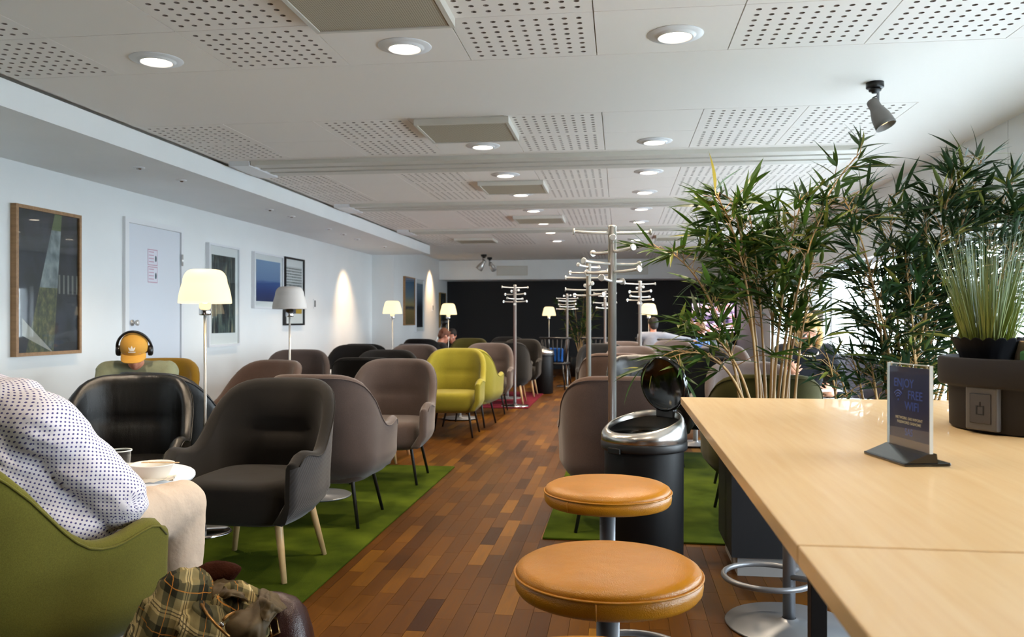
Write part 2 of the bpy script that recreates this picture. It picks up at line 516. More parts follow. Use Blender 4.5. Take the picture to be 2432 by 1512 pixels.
for k, (x, y, lb) in enumerate(vent_spots):
    o = v0 if k == 0 else copy_tree(v0)
    o.location = (x, y, HC); tag(o, lb, 'vent', 'ceiling vents')
# downlights
dl_y = [4.12, 6.55, 7.88, 9.12, 10.48, 11.85, 13.1, 14.5]
ordn = ['first', 'second', 'third', 'fourth', 'fifth', 'sixth', 'seventh', 'eighth']
def make_down():
    t = thing('ceiling_downlight', '', 'light')
    MB().lathe([(.076, -.010), (.082, -.018), (.090, -.018), (.096, -.008), (.104, -.005), (.135, -.004), (.138, 0)], n=28, cap0=False).build('flange', M['trim'], t)
    MB().lathe([(.0, -.016), (.060, -.015), (.078, -.011), (.078, -.0)], n=24, cap0=False, cap1=False).build('lamp_disc', M['bulb'], t)
    return t
d0 = make_down(); first = True
for row, xs in (('right', .27), ('left', -1.09)):
    for k, y in enumerate(dl_y):
        o = d0 if first else copy_tree(d0); first = False
        o.location = (xs, y, HC-.0005)
        tag(o, '%s lit round downlight of the %s row, counted from the camera' % (ordn[k], 'window-side' if row == 'right' else 'vent'), 'light', 'lit ceiling downlights')
        lamp('SPOT', (xs, y, HC-.05), DOWN_W*4, WARM, None, spot_size=2.3, spot_blend=.8, shadow_soft_size=.06)
o = copy_tree(d0); o.location = (-2.47, 4.16, HC-.0005)
tag(o, 'lit round downlight near the soffit, alone in its row', 'light', 'lit ceiling downlights')
lamp('SPOT', (-2.47, 4.16, HC-.05), DOWN_W*4, WARM, None, spot_size=2.3, spot_blend=.8, shadow_soft_size=.06)
for x, y, lb in ((.27, 1.7, 'lit downlight added above the bar stools, out of view overhead'), (-1.09, 1.7, 'lit downlight added above the green armchair, out of view overhead')):  # added lamps beyond the view, put in to light the near area
    o = copy_tree(d0); o.location = (x, y, HC-.0005); tag(o, lb, 'light', 'lit ceiling downlights')
    lamp('SPOT', (x, y, HC-.05), DOWN_W*1.5, WARM, None, spot_size=2.3, spot_blend=.8, shadow_soft_size=.06)
# small soffit spots
sof = [(330, 397), (430, 427), (640, 497), (692, 513), (780, 543), (815, 555), (848, 567), (912, 585)]
def make_sof():
    t = thing('soffit_spotlight', '', 'light')
    MB().lathe([(.022, -.004), (.030, -.012), (.045, -.006), (.046, 0)], n=16, cap0=False).build('trim_ring', M['trim'], t)
    MB().lathe([(.0, -.02), (.018, -.018), (.022, -.003)], n=12, cap0=False, cap1=False).build('reflector', M['chrome'], t)
    return t
s0 = make_sof(); sof_pos = []
for k, (px, py) in enumerate(sof):
    z = (HS-EYE)*FPX/(760-py); x, y = WP(px, z); x = max(XL+.12, min(XS-.1, x)); sof_pos.append((x, y))
    o = s0 if k == 0 else copy_tree(s0); o.location = (x, y, HS-.0005)
    lamp('SPOT', (x, y, HS-.03), 15., (1, .76, .5), None, spot_size=1.7, spot_blend=1., shadow_soft_size=.02)
    tag(o, 'small chrome soffit spot, %s from the camera along the left wall' % ordn[k], 'light', 'soffit spotlights')
# two of them wash the wall
for x, y, z, t in ((-4.15, 13.3, 2.36, (-4.6, 13.5, 1.0)), (-3.8, 17.9, 2.5, (-4.18, 17.95, 1.6))):
    l = lamp('SPOT', (x, y, z), SPOT_W*2.5, (1, .66, .36), None, spot_size=1.25, spot_blend=1., shadow_soft_size=.05)
    l.rotation_euler = (Vector(t)-Vector((x, y, z))).to_track_quat('-Z', 'Y').to_euler()
# bulkhead grilles
for px, lb in ((1217, 'pale louvred air grille on the white bulkhead, left one'), (1500, 'pale louvred air grille on the white bulkhead, behind the tall coat rack')):
    x, _ = WP(px, 19.1); g = thing('air_grille', lb, 'vent', (x, YB, 2.31), 0, 'bulkhead air grilles')
    f = MB(); f.box(-.36, .36, -.015, -.0005, -.11, -.09); f.box(-.36, .36, -.015, -.0005, .09, .11); f.box(-.36, -.34, -.015, -.0005, -.09, .09); f.box(.34, .36, -.015, -.0005, -.09, .09)
    f.build('grille_frame', M['track'], g)
    for i in range(7):
        MB().box(-.34, .34, -.012, -.0005, -.085+i*.0255, -.068+i*.0255).build('louvre', M['track'], g)

# door 1 on the left wall
def wallY(px): return 4.6/math.tan(TH-math.atan((px-1216)/FPX))
ya, yb = wallY(300), wallY(425)
dm = (ya+yb)/2; dw = yb-ya
dr = MB()
dr.box(XL, XL+.03, ya-.06, ya, 0, 2.14); dr.box(XL, XL+.03, yb, yb+.045, 0, 2.14); dr.box(XL, XL+.03, ya, yb, 2.09, 2.14)
door = struct(dr.build('door_1', M['trim']))
MB().box(XL, XL+.014, ya+.006, yb-.006, .008, 2.084).build('door_leaf', M['door'], door)
hb = MB(); hb.lathe([(.03, 0), (.03, .008), (.012, .012), (.012, .04), (.026, .045), (.028, .06), (.015, .068)], n=16, M=Matrix.Rotation(PI/2, 3, 'Y'), c=(XL+.014, ya+.07, 1.145))
hb.build('door_knob', M['steel'], door)
for z in (.3, 1.80):
    MB().tube([(XL+.036, yb+.003, z-.06), (XL+.036, yb+.003, z+.06)], .011, 8).build('hinge', M['steel'], door)
# notices on the door
def paper_mat(name, tint):
    t = NT(name); b = t.b; b.inputs['Roughness'].default_value = .6
    v = t.coord('Generated'); sp = t.add('ShaderNodeSeparateXYZ'); t.link(v, sp.inputs[0])
    wv = t.math('FRACT', t.math('MULTIPLY', sp.outputs[2], 5.)); ln = t.math('LESS_THAN', wv, .3)
    mg = t.math('MULTIPLY', t.math('GREATER_THAN', sp.outputs[1], .1), t.math('LESS_THAN', sp.outputs[1], .62))
    ed = t.math('ADD', t.math('GREATER_THAN', t.math('ABSOLUTE', t.math('SUBTRACT', sp.outputs[1], .5)), .46), t.math('GREATER_THAN', t.math('ABSOLUTE', t.math('SUBTRACT', sp.outputs[2], .5)), .44))
    f = t.math('MINIMUM', t.math('ADD', t.math('MULTIPLY', ln, mg), ed), 1.)
    t.link(t.ramp(f, [(0, rgb(222, 222, 232)), (1, tint)]), b.inputs['Base Color'])
    return t.m
pm = paper_mat('notice_print', rgb(196, 158, 176))
for z0, lb in ((1.79, 'upper pink-edged notice stuck on the white door'), (1.62, 'lower pink-edged notice stuck on the white door')):
    n_ = thing('door_notice', lb, 'notice', (XL+.0145, dm-.05, z0), 0, 'notices on the door')
    MB().box(0, .0012, -.085, .085, -.08, .08).build('sheet', pm, n_)
    MB().sphere((.0015, .055, -.01), (.002, .014, .032), 10, 6).build('figure_print', mat('dark_green_print', rgb(40, 74, 80), .6), n_)
# wall switches
for x, y, z, rot, lb in ((XL, wallY(746), 1.42, 0, 'white light switch plate beside the black frame'), (XJ, 18.2, 1.45, 0, 'small switch plate on the far white wall')):
    t = thing('light_switch', lb, 'switch', (x, y, z))
    MB().box(0.0005, .012, -.045, .045, -.075, .075, bev=.003).build('plate', M['trim'], t)
    MB().box(.012, .018, -.022, .022, -.05, .05, bev=.002).build('rocker', mat('grey_switch', rgb(90, 90, 92), .5), t)
# fine boards along the floor
struct(MB().box(XL, XL+.014, Y0R, ya-.07, 0, .07).build('baseboard_left', M['trim']))
struct(MB().box(XL, XL+.014, yb+.06, YJOG, 0, .07).build('baseboard_left_far', M['trim']))

# ---------------------------------------------------------------- pictures
def art_abstract():
    t = NT('abstract_print'); b = t.b; b.inputs['Roughness'].default_value = .5
    v = t.coord('Generated'); sp = t.add('ShaderNodeSeparateXYZ'); t.link(v, sp.inputs[0]); y, z = sp.outputs[1], sp.outputs[2]
    n1 = t.noise(v, 16, 5, .7); n2 = t.noise(v, 5, 3)
    col = t.ramp(n2, [(.38, rgb(10, 11, 16)), (.65, rgb(36, 38, 52))])
    def over(base, mask, c):
        m = t.add('ShaderNodeMix', data_type='RGBA'); t.link(mask, m.inputs[0]); t.link(base, m.inputs[6])
        if isinstance(c, tuple): m.inputs[7].default_value = c
        else: t.link(c, m.inputs[7])
        return m.outputs[2]
    # slanted wedge running up to the right, reflected treeline painted into its lower part
    e1 = t.math('SUBTRACT', y, t.math('ADD', t.math('MULTIPLY', z, .46), .14)); 
    wedge = t.math('MULTIPLY', t.math('GREATER_THAN', e1, 0.), t.math('LESS_THAN', t.math('ADD', y, t.math('MULTIPLY', z, -.14)), .58))
    low = t.math('LESS_THAN', z, .46)
    treeline_refl = t.ramp(n1, [(.3, rgb(24, 34, 34)), (.5, rgb(70, 74, 44)), (.72, rgb(128, 118, 78))])
    haze = t.ramp(t.noise(v, 9, 4), [(.3, rgb(74, 82, 88)), (.7, rgb(150, 158, 160))])
    col = over(col, wedge, haze)
    col = over(col, t.math('MULTIPLY', wedge, low), treeline_refl)
    # narrow moss strip at the top and pale sail at the bottom left
    col = over(col, t.math('MULTIPLY', wedge, t.math('GREATER_THAN', z, .88)), rgb(88, 98, 58))
    sail = t.math('MULTIPLY', t.math('LESS_THAN', t.math('ABSOLUTE', t.math('SUBTRACT', t.math('ADD', z, t.math('MULTIPLY', y, .38)), .21)), t.math('MULTIPLY', t.math('SUBTRACT', .58, y), .12)), t.math('GREATER_THAN', y, .08))
    col = over(col, sail, rgb(150, 146, 138))
    st = t.math('MULTIPLY', t.math('GREATER_THAN', t.math('FRACT', t.math('MULTIPLY', y, 13.)), .62), t.math('MULTIPLY', t.math('GREATER_THAN', y, .64), t.math('MULTIPLY', t.math('GREATER_THAN', z, .42), t.math('LESS_THAN', z, .56))))
    col = over(col, st, rgb(104, 104, 100))
    t.link(col, b.inputs['Base Color']); return t.m
def art_forest():
    t = NT('forest_print'); b = t.b; b.inputs['Roughness'].default_value = .5
    v = t.coord('Generated', (1, 7, 1.3)); f = t.noise(v, 2.4, 6, .65)
    t.link(t.ramp(f, [(.38, rgb(20, 22, 28)), (.48, rgb(34, 42, 48)), (.56, rgb(76, 98, 96)), (.66, rgb(150, 134, 104))]), b.inputs['Base Color']); return t.m
def art_grad(name, stops):
    t = NT(name); b = t.b; b.inputs['Roughness'].default_value = .5
    v = t.coord('Generated'); sp = t.add('ShaderNodeSeparateXYZ'); t.link(v, sp.inputs[0])
    n = t.noise(v, 5, 3)
    f = t.math('ADD', sp.outputs[2], t.math('MULTIPLY', t.math('SUBTRACT', n, .5), .06))
    t.link(t.ramp(f, stops), b.inputs['Base Color']); return t.m
def art_grid():
    t = NT('printed_grid'); b = t.b; b.inputs['Roughness'].default_value = .5
    v = t.coord('Generated'); sp = t.add('ShaderNodeSeparateXYZ'); t.link(v, sp.inputs[0]); y, z = sp.outputs[1], sp.outputs[2]
    rows = t.math('LESS_THAN', t.math('FRACT', t.math('MULTIPLY', z, 17.)), .5)
    n = t.noise(t.coord('Generated', (1, 9, 17)), 3., 2); a = t.math('MULTIPLY', rows, t.math('GREATER_THAN', n, .42))
    low = t.math('LESS_THAN', z, .2)
    mx = t.add('ShaderNodeMix', data_type='RGBA'); t.link(low, mx.inputs[0])
    t.link(t.ramp(a, [(0, rgb(208, 210, 214)), (1, rgb(104, 110, 108))]), mx.inputs[6])
    t.link(t.ramp(y, [(0, rgb(196, 170, 70)), (.35, rgb(88, 92, 110)), (.6, rgb(196, 160, 60)), (1, rgb(140, 60, 40))], 'CONSTANT'), mx.inputs[7])
    t.link(mx.outputs[2], b.inputs['Base Color']); return t.m
def art_mount():
    t = NT('mountain_print'); b = t.b; b.inputs['Roughness'].default_value = .5
    v = t.coord('Generated'); sp = t.add('ShaderNodeSeparateXYZ'); t.link(v, sp.inputs[0]); n = t.noise(v, 7, 4)
    f = t.math('ADD', sp.outputs[2], t.math('MULTIPLY', t.math('SUBTRACT', n, .5), .4))
    t.link(t.ramp(f, [(.1, rgb(34, 36, 44)), (.45, rgb(20, 22, 28)), (.6, rgb(70, 84, 104)), (.9, rgb(120, 138, 158))]), b.inputs['Base Color']); return t.m
def picture(label, xw, y0, y1, z0, z1, fm, art, mount, fw=.02, dp=.045, glassy=True):
    t = thing('framed_picture', label, 'picture', (xw+.001, (y0+y1)/2, (z0+z1)/2), 0, 'framed pictures on the white walls')
    a, h = (y1-y0)/2, (z1-z0)/2
    f = MB(); f.box(0, dp, -a, -a+fw, -h, h); f.box(0, dp, a-fw, a, -h, h); f.box(0, dp, -a+fw, a-fw, -h, -h+fw); f.box(0, dp, -a+fw, a-fw, h-fw, h)
    f.build('frame', fm, t)
    if mount:
        MB().box(.002, dp-.022, -a+fw, a-fw, -h+fw, h-fw).build('mount', M['trim'], t)
    mt = mount
    MB().box(.004, dp-.018, -a+fw+mt[0] if mount else -a+fw, a-fw-mt[1] if mount else a-fw, -h+fw+mt[2] if mount else -h+fw, h-fw-mt[3] if mount else h-fw).build('print', art, t)
    if glassy: MB().box(dp-.012, dp-.009, -a+fw, a-fw, -h+fw, h-fw).build('glazing', M['glass'], t)
    return t
def zw(px, py): return HT(py, wallY(px)*CT+4.6*ST)
picture('tall oak-framed dark abstract picture on the left wall', XL, wallY(24), wallY(181), zw(181, 838), zw(181, 512), M['oakframe'], art_abstract(), None, .028, .05)
MW = mat('white_frame', rgb(226, 228, 232), .4)
picture('white-framed dark forest picture behind the nearest lit lamp', XL, wallY(488), wallY(562), zw(525, 822), zw(525, 582), MW, art_forest(), (.07, .07, .13, .1), .025)
picture('white-framed plain blue seascape on the left wall', XL, wallY(597), wallY(667), zw(630, 733), zw(630, 602), MW,
        art_grad('seascape_print', [(0, rgb(34, 46, 92)), (.25, rgb(38, 58, 120)), (.48, rgb(56, 88, 150)), (.52, rgb(92, 124, 170)), (1, rgb(120, 152, 192))]), (.06, .06, .07, .07), .025)
picture('black-framed print of small repeated rows beside the seascape', XL, wallY(671), wallY(717), zw(695, 772), zw(695, 613), M['black'], art_grid(), (.05, .05, .14, .1), .025)
def wallY2(px): return -XJ/math.tan(TH-math.atan((px-1216)/FPX))
def zw2(px, py): return HT(py, wallY2(px)*CT-XJ*ST)
picture('oak-framed beach picture with blue sky on the far white wall', XJ, wallY2(957), wallY2(981), zw2(970, 772), zw2(970, 658), M['oakframe'],
        art_grad('beach_print', [(0, rgb(120, 100, 66)), (.3, rgb(160, 136, 86)), (.36, rgb(52, 58, 74)), (.42, rgb(176, 156, 104)), (.6, rgb(120, 138, 150)), (1, rgb(52, 96, 140))]), None, .02)
picture('white-framed mountain picture on the far white wall', XJ, wallY2(984), wallY2(1003), zw2(993, 788), zw2(993, 662), MW, art_mount(), (.06, .06, .08, .08), .02)
picture('small gilt-framed dark picture at the dark wall corner', XJ, wallY2(1042), wallY2(1055), zw2(1048, 778), zw2(1048, 695), mat('gilt_frame', rgb(140, 112, 60), .4, .3), art_forest(), None, .02)

# television on the dark wall
def screen_mat():
    t = NT('television_picture'); b = t.b; b.inputs['Roughness'].default_value = .3; b.inputs['Base Color'].default_value = (.02, .02, .02, 1)
    v = t.coord('Generated'); n = t.noise(v, 3.2, 3)
    t.link(t.ramp(n, [(.35, rgb(30, 30, 52)), (.45, rgb(150, 120, 160)), (.52, rgb(226, 208, 226)), (.6, rgb(196, 96, 90)), (.7, rgb(240, 236, 244))]), b.inputs['Emission Color'])
    b.inputs['Emission Strength'].default_value = 1.1; return t.m
x, _ = WP(1690, 19.6)
tv = thing('television', 'television showing a pink and white picture on the dark wall', 'television', (x, YEND, 1.22))
MB().box(-.50, .50, -.07, -.001, -.36, .36, bev=.006).build('casing', M['black'], tv)
MB().box(-.48, .48, -.075, -.0705, -.34, .34).build('screen', screen_mat(), tv)
# rugs
def rug(label, x0, x1, y0, y1, m):
    o = MB().box(-(x1-x0)/2, (x1-x0)/2, -(y1-y0)/2, (y1-y0)/2, 0, .011, bev=.003).build('rug', m, None, ((x0+x1)/2, (y0+y1)/2, .0004))
    tag(o, label, 'rug', 'rugs under the seating'); return o
rug('long moss green rug under the left seating', -4.3, -1.30, .3, 6.45, M['green_carpet'])
rug('moss green rug under the window-side seating, by the bin', -.41, 2.4, 4.40, 7.4, M['green_carpet'])
rug('burgundy rug by the far coat rack', -4.0, -1.2, 10.85, 13.3, M['red_carpet'])
# ================================================================== ARMCHAIRS
def interp(tab, x):
    if x <= tab[0][0]: return tab[0][1]
    for (a, fa), (b, fb) in zip(tab[:-1], tab[1:]):
        if x <= b:
            t = (x-a)/(b-a); t = t*t*(3-2*t) if False else t
            return fa+(fb-fa)*t
    return tab[-1][1]
def catmull(tab, x):
    n = len(tab)
    if x <= tab[0][0]: return tab[0][1]
    if x >= tab[-1][0]: return tab[-1][1]
    for i in range(n-1):
        if x <= tab[i+1][0]:
            x0, y0 = tab[i]; x1, y1 = tab[i+1]
            m0 = (y1-tab[i-1][1])/(x1-tab[i-1][0]) if i > 0 else 0.
            m1 = (tab[i+2][1]-y0)/(tab[i+2][0]-x0) if i < n-2 else (y1-y0)/(x1-x0)
            h = x1-x0; t = (x-x0)/h
            return (2*t**3-3*t*t+1)*y0+(t**3-2*t*t+t)*h*m0+(-2*t**3+3*t*t)*y1+(t**3-t*t)*h*m1
HTAB = [(0, .864), (.12, .863), (.18, .860), (.226, .850), (.285, .822), (.333, .775), (.381, .715), (.43, .648), (.48, .60), (.54, .568), (.62, .563), (.70, .578), (.75, .583), (.79, .572), (.82, .545)]
def shell_path(n):
    # mid-line of the shell in plan, from the right arm front round the back to the left arm front
    R = .185; wx = .285; yb = -.27
    pts = []
    K = 400
    segs = []
    fr = .27
    L1 = fr-(yb+R)            # straight side
    L2 = R*PI/2
    L3 = (wx-R)
    Lh = L1+L2+L3
    def at(s):                # s : distance from the middle of the back, s>=0 -> right side (+x)
        if s < L3: return (s, yb), (0, -1)
        s2 = s-L3
        if s2 < L2:
            a = s2/R; return (wx-R+R*math.sin(a), yb+R-R*math.cos(a)), (math.sin(a), -math.cos(a))
        s3 = s2-L2; k = s3/L1
        return (wx+.02*math.sin(k*PI*.9), yb+R+s3), (1, 0)
    out = []
    for i in range(n+1):
        s = Lh*(1-2*i/n); a = abs(s); (x, y), (nx, ny) = at(a); sg = 1 if s >= 0 else -1
        out.append((sg*x, y, sg*nx, ny, a))
    return out, Lh
def chair_shell(nu=44, n_in=16):
    path, Lh = shell_path(nu)
    mb = MB(); rings = []; rim = []
    T = .052
    def off(z):   # outward flare of the bowl at height z
        return -.085*max(0, (.36-z)/.11)**1.6 if z < .36 else .0
    def pos(x, y, nx, ny, z, d, a):
        back = max(0., 1-a/.42)
        tilt = -(z-.42)*.20*back if z > .42 else 0
        flare = (z-.42)*.06*(1-back) if z > .42 else 0
        o = d+off(z)+flare
        return (x+nx*o, y+ny*o+tilt, z)
    ext = [(0, 1.)]
    for i, (x, y, nx, ny, a) in enumerate(path):
        H = catmull(HTAB, a*.82/Lh)
        ring = []
        zb = .262
        for k in range(10):
            z = zb+(H-T*.45-zb)*k/9; ring.append(pos(x, y, nx, ny, z, T/2, a))
        for k in range(1, 5):
            t = PI*k/5; ring.append(pos(x, y, nx, ny, H-T*.45+T*.45*math.sin(t), T/2*math.cos(t), a))
        for k in range(n_in):
            z = H-T*.45-(H-T*.45-.36)*k/(n_in-1)
            pad = 0.
            bk = max(0., 1-(a/.30)**2)
            if bk > 0:
                up = math.exp(-((z-.72)/.10)**2); lo = math.exp(-((z-.53)/.10)**2)
                pad = bk*(.020*up+.026*lo-.020*math.exp(-((z-.622)/.016)**2))
            ring.append(pos(x, y, nx, ny, z, -T/2-pad-.004, a))
        ring.append(pos(x, y, nx, ny, .268, -T/2, a))
        rings.append(ring)
        rim.append(pos(x, y, nx, ny, H-T*.42, T/2+.0015, a))
    # rounded arm fronts
    def endcap(ring, sgn):
        cx = sum(p[0] for p in ring)/len(ring); zs = [p[2] for p in ring]; mid = (max(zs)+min(zs))/2
        out = []
        for (g, dy) in ((.92, .012), (.70, .022), (.30, .026)):
            out.append([(cx+(p[0]-cx)*g, p[1]+dy, mid+(p[2]-mid)*(1-(1-g)*.12)) for p in ring])
        return out
    a = endcap(rings[0], 1); b = endcap(rings[-1], -1)
    allr = a[::-1]+rings+b
    mb.ring_surface(allr, True, True, True, 0)
    # outside faces carry the second material slot
    k = len(rings[0])
    nf = len(allr)-1
    for i in range(nf):
        for j in range(k):
            if j < 9: mb.mi[i*k+j] = 1
    return mb, rim
shell_mb, rim_pts = chair_shell()
shell_me = shell_mb.mesh('shell', [M['taupe'], M['taupe']])
piping_me = MB().tube(rim_pts, .0032, 5).mesh('piping', M['taupe'])
def seat_mb():
    mb = MB(); rings = []
    def ring(z, s, dy=0):
        r = []
        for j in range(40):
            a = 2*PI*j/40; c, q = math.cos(a), math.sin(a)
            x = math.copysign(abs(c)**(2/4.2), c)*.253; y = math.copysign(abs(q)**(2/4.2), q)*.262
            r.append((x*s, y*s+.022+dy, z+(.010*(1-(x/.26)**2)*(1-((y)/.27)**2) if z > .4 else 0)))
        return r
    for z, s, dy in ((.240, .80, -.02), (.250, .92, -.01), (.275, .975, 0), (.31, .995, .004), (.37, 1., .006), (.405, .99, .006), (.425, .965, .003), (.438, .91, 0), (.444, .8, 0), (.446, .5, 0), (.447, .15, 0)):
        rings.append(ring(z, s, dy))
    mb.ring_surface(rings, True, True, True, 0)
    return mb
seat_me = seat_mb().mesh('seat', M['taupe'])
def leg_me(sx, sy, woodleg):
    r0, r1 = (.0185, .0125) if woodleg else (.0115, .0095)
    return MB().tube([(sx*.185, sy*.18, .262), (sx*.19, sy*.185, .25), (sx*.238, sy*.232, 0)], [r0, r0, r1], 10).mesh('leg', M['beech'] if woodleg else M['black_metal'])
LEGS = {wl_: [leg_me(sx, sy, wl_) for sx, sy in ((1, 1), (-1, 1), (1, -1), (-1, -1))] for wl_ in (True, False)}
def set_mats(o, mats):
    for i, m in enumerate(mats):
        o.material_slots[i].link = 'OBJECT'; o.material_slots[i].material = m
def armchair(label, cx, cz, deg, m, woodleg=False, group=None, outer=None, s=1.0):
    x, y = W(cx, cz)
    t = thing('armchair', label, 'armchair', (x, y, .0115 if True else 0), ROT(deg), group or 'lounge armchairs')
    sh = link('shell', shell_me, t); set_mats(sh, [M[m], M[outer or m]])
    pp = link('piping', piping_me, sh); set_mats(pp, [M[m]])
    st = link('seat', seat_me, t); set_mats(st, [M[m]])
    for me in LEGS[woodleg]: link('leg', me, t)
    t.scale = (s, s, s)
    return t
A = armchair
# left side, front to back
A('olive green armchair with the man in the dotted shirt seated in it', -1.41, 2.25, 20, 'olive', s=1.03)
A('charcoal armchair with pale wooden legs at the corner of the green rug', -1.20, 3.90, 189, 'charcoal', True, outer='charcoal_quilt')
A('taupe armchair back to back with the charcoal wooden-legged one', -1.06, 4.86, 8, 'taupe')
A('black leather armchair with a wrinkled back, facing the man in the dotted shirt', -1.99, 4.22, 168, 'leather_black', outer='leather_black')
A('black leather armchair standing back to back behind the wrinkled leather one', -1.98, 5.02, 20, 'leather_black')
A('plum-brown armchair half cut off by the left picture edge', -2.90, 4.75, 30, 'plum')
A('mustard yellow armchair behind the man in the cap', -2.70, 6.15, 176, 'mustard')
A('taupe armchair facing the aisle edge of the rug, before the yellow-green one', -.89, 6.05, 184, 'taupe')
A('warm taupe armchair turned to the wall, behind the charcoal back', -1.88, 5.86, 206, 'taupe_warm')
A('charcoal armchair with wooden legs hidden behind the taupe one by the aisle', -1.15, 6.92, 6, 'blackfab', True)
A('taupe armchair against the wall below the black picture frame', -2.12, 8.05, 176, 'taupe')
A('black armchair at the end of the row, left of the yellow-green one', -1.22, 7.98, 176, 'blackfab')
A('bright yellow-green armchair facing the camera by the aisle', -.60, 8.38, 186, 'yellow')
A('yellow-green armchair standing back to back behind its twin', -.47, 9.16, 14, 'yellow')
A('black armchair by the lit lamp near the wall corner', -1.92, 9.75, 186, 'blackfab')
A('black armchair touching the wall corner, second behind the unlit lamp', -1.84, 10.75, 10, 'blackfab')
A('taupe armchair left behind the yellow-green pair', -1.20, 9.72, 186, 'taupe')
A('blue-grey armchair just behind the far taupe one', -1.13, 10.75, 20, 'grey')
A('taupe armchair on the burgundy rug edge behind the yellow-green pair', -.31, 10.42, 184, 'taupe')
A('charcoal armchair with wooden legs seen from behind on the burgundy rug', -.06, 11.62, 6, 'charcoal', True)
A('charcoal armchair with wooden legs facing the camera beside the far bin', .13, 12.75, 188, 'charcoal', True)
A('dark armchair at the dark wall, behind the far charcoal pair', -.10, 14.6, 185, 'blackfab')
A('black armchair with the red-haired person sitting in it', -1.42, 13.5, 10, 'blackfab')
A('dark olive armchair before the dark wall, left of the far coat rack', -.72, 13.4, 186, 'darkolive')
# window side
A('taupe armchair seen from behind, nearest to the open bin', .60, 4.72, 4, 'taupe_warm')
A('dark leather armchair with a shining rounded top behind the bin lid', 1.11, 6.75, 178, 'leather_black')
A('taupe armchair half hidden by the tall coat rack pole', .95, 7.78, 4, 'taupe_warm')
A('light taupe armchair behind the dark leather one', 1.36, 9.1, 178, 'taupe')
A('black armchair beside the light taupe one, behind the bamboo', 1.98, 8.5, 186, 'blackfab')
A('taupe armchair behind the bamboo leaves, before the person in blue', 2.50, 9.65, 182, 'taupe')
A('black armchair next to the bamboo stems', 1.69, 7.1, 12, 'blackfab')
A('pale taupe armchair behind the bamboo stems', 1.66, 5.62, 184, 'taupe')
A('dark olive armchair behind the bamboo stems, facing the blonde woman', 1.46, 4.86, 8, 'darkolive')
A('blue-grey armchair under the window beside the blonde woman', 2.86, 6.9, 190, 'grey')
A('charcoal armchair holding the blonde woman', 2.28, 6.52, 184, 'charcoal')
A('taupe armchair in front of the grey-shirted person far back', 1.53, 11.3, 184, 'taupe')
A('taupe armchair in front of the person in blue far back', 2.36, 11.9, 180, 'taupe')
A('black armchair by the slim coat rack poles, far back', 1.12, 10.2, 184, 'blackfab')

# ================================================================== SIDE TABLES
def make_table():
    t = thing('side_table', '', 'table')
    MB().lathe([(0, 0), (.205, 0), (.207, .006), (.20, .010), (.03, .014), (.022, .03)], n=32, cap0=False, cap1=False).build('base', M['grey_metal'], t)
    MB().lathe([(.022, .012), (.022, .585)], n=16).build('pedestal', M['steel'], t)
    MB().lathe([(0, .585), (.27, .585), (.275, .592), (.275, .602), (.27, .607), (0, .607)], n=40, cap0=False, cap1=False).build('tabletop', M['trim'], t)
    return t
t0 = make_table()
tabs = [(-1.42, 2.94, 'white round side table holding the bowl and the plastic cup'), (-1.27, 5.46, 'round side table between the two taupe armchairs'),
        (-.62, 9.78, 'round side table behind the yellow-green armchairs'), (-.07, 12.3, 'round side table on the burgundy rug'),
        (-2.0, 9.0, 'round side table against the wall between taupe and black armchairs'), (1.72, 7.75, 'round side table on the right green rug behind the bin'),
        (2.29, 5.6, 'round side table before the blonde woman')]
for k, (x, z, lb) in enumerate(tabs):
    o = t0 if k == 0 else copy_tree(t0)
    X, Y = W(x, z); o.location = (X, Y, .0112); tag(o, lb, 'table', 'round side tables')

# ================================================================== FLOOR LAMPS
def make_lamp(lit):
    t = thing('floor_lamp', '', 'lamp')
    MB().lathe([(0, 0), (.14, 0), (.142, .008), (.13, .014), (.012, .018)], n=32, cap0=False, cap1=False).build('base', M['chrome'], t)
    MB().lathe([(.0085, .014), (.0085, 1.19)], n=12).build('pole', M['steel'], t)
    MB().lathe([(.012, 1.185), (.030, 1.187), (.031, 1.19), (.031, 1.25), (.012, 1.255)], n=20).build('socket', M['chrome'], t)
    prof = [(.136, 1.25), (.139, 1.252)]
    for k in range(10):
        f = k/9; prof.append((.139-.023*f**1.7, 1.252+f*.112))
    for k in range(1, 7):
        a = PI/2*k/6; prof.append((.066+.050*math.cos(a), 1.364+.070*math.sin(a)))
    prof += [(.02, 1.436)]
    sh = MB().lathe(prof+[(.02, 1.431), (.064, 1.430)]+[(r-.004, z-.002) for r, z in prof[::-1][7:-2]], n=40, cap0=False, cap1=False)
    sh.build('lamp_shade', M['shade_lit' if lit else 'shade_off'], t)
    MB().sphere((0, 0, 1.315), (.032, .032, .042), 14, 10).build('bulb', M['bulb'] if lit else M['shade_off'], t)
    return t
lamps = [(487, 4.5, 1, 'large lit floor lamp, nearest, beside the black leather armchairs'), (688, 6.8, 0, 'unlit white floor lamp before the blue and black pictures'),
         (932, 11.8, 1, 'lit floor lamp at the wall corner left of the beach picture'), (1065, 13.6, 1, 'lit floor lamp against the left end of the dark wall'),
         (1304, 17.0, 1, 'small lit floor lamp in the middle of the dark wall, by the spindle-back chairs'), (1541, 13.6, 1, 'lit floor lamp partly behind a coat rack pole'),
         (1928, 7.35, 0, 'unlit floor lamp in front of the blonde woman by the window')]
src = {}
for px, z, lit, lb in lamps:
    if lit not in src: src[lit] = make_lamp(lit); o = src[lit]
    else: o = copy_tree(src[lit])
    X, Y = WP(px, z); o.location = (X, Y, .0112); tag(o, lb, 'lamp', 'floor lamps')
    if lit:
        lamp('POINT', (X, Y, 1.20+.11), LAMP_W, (1, .72, .42), None, shadow_soft_size=.03)

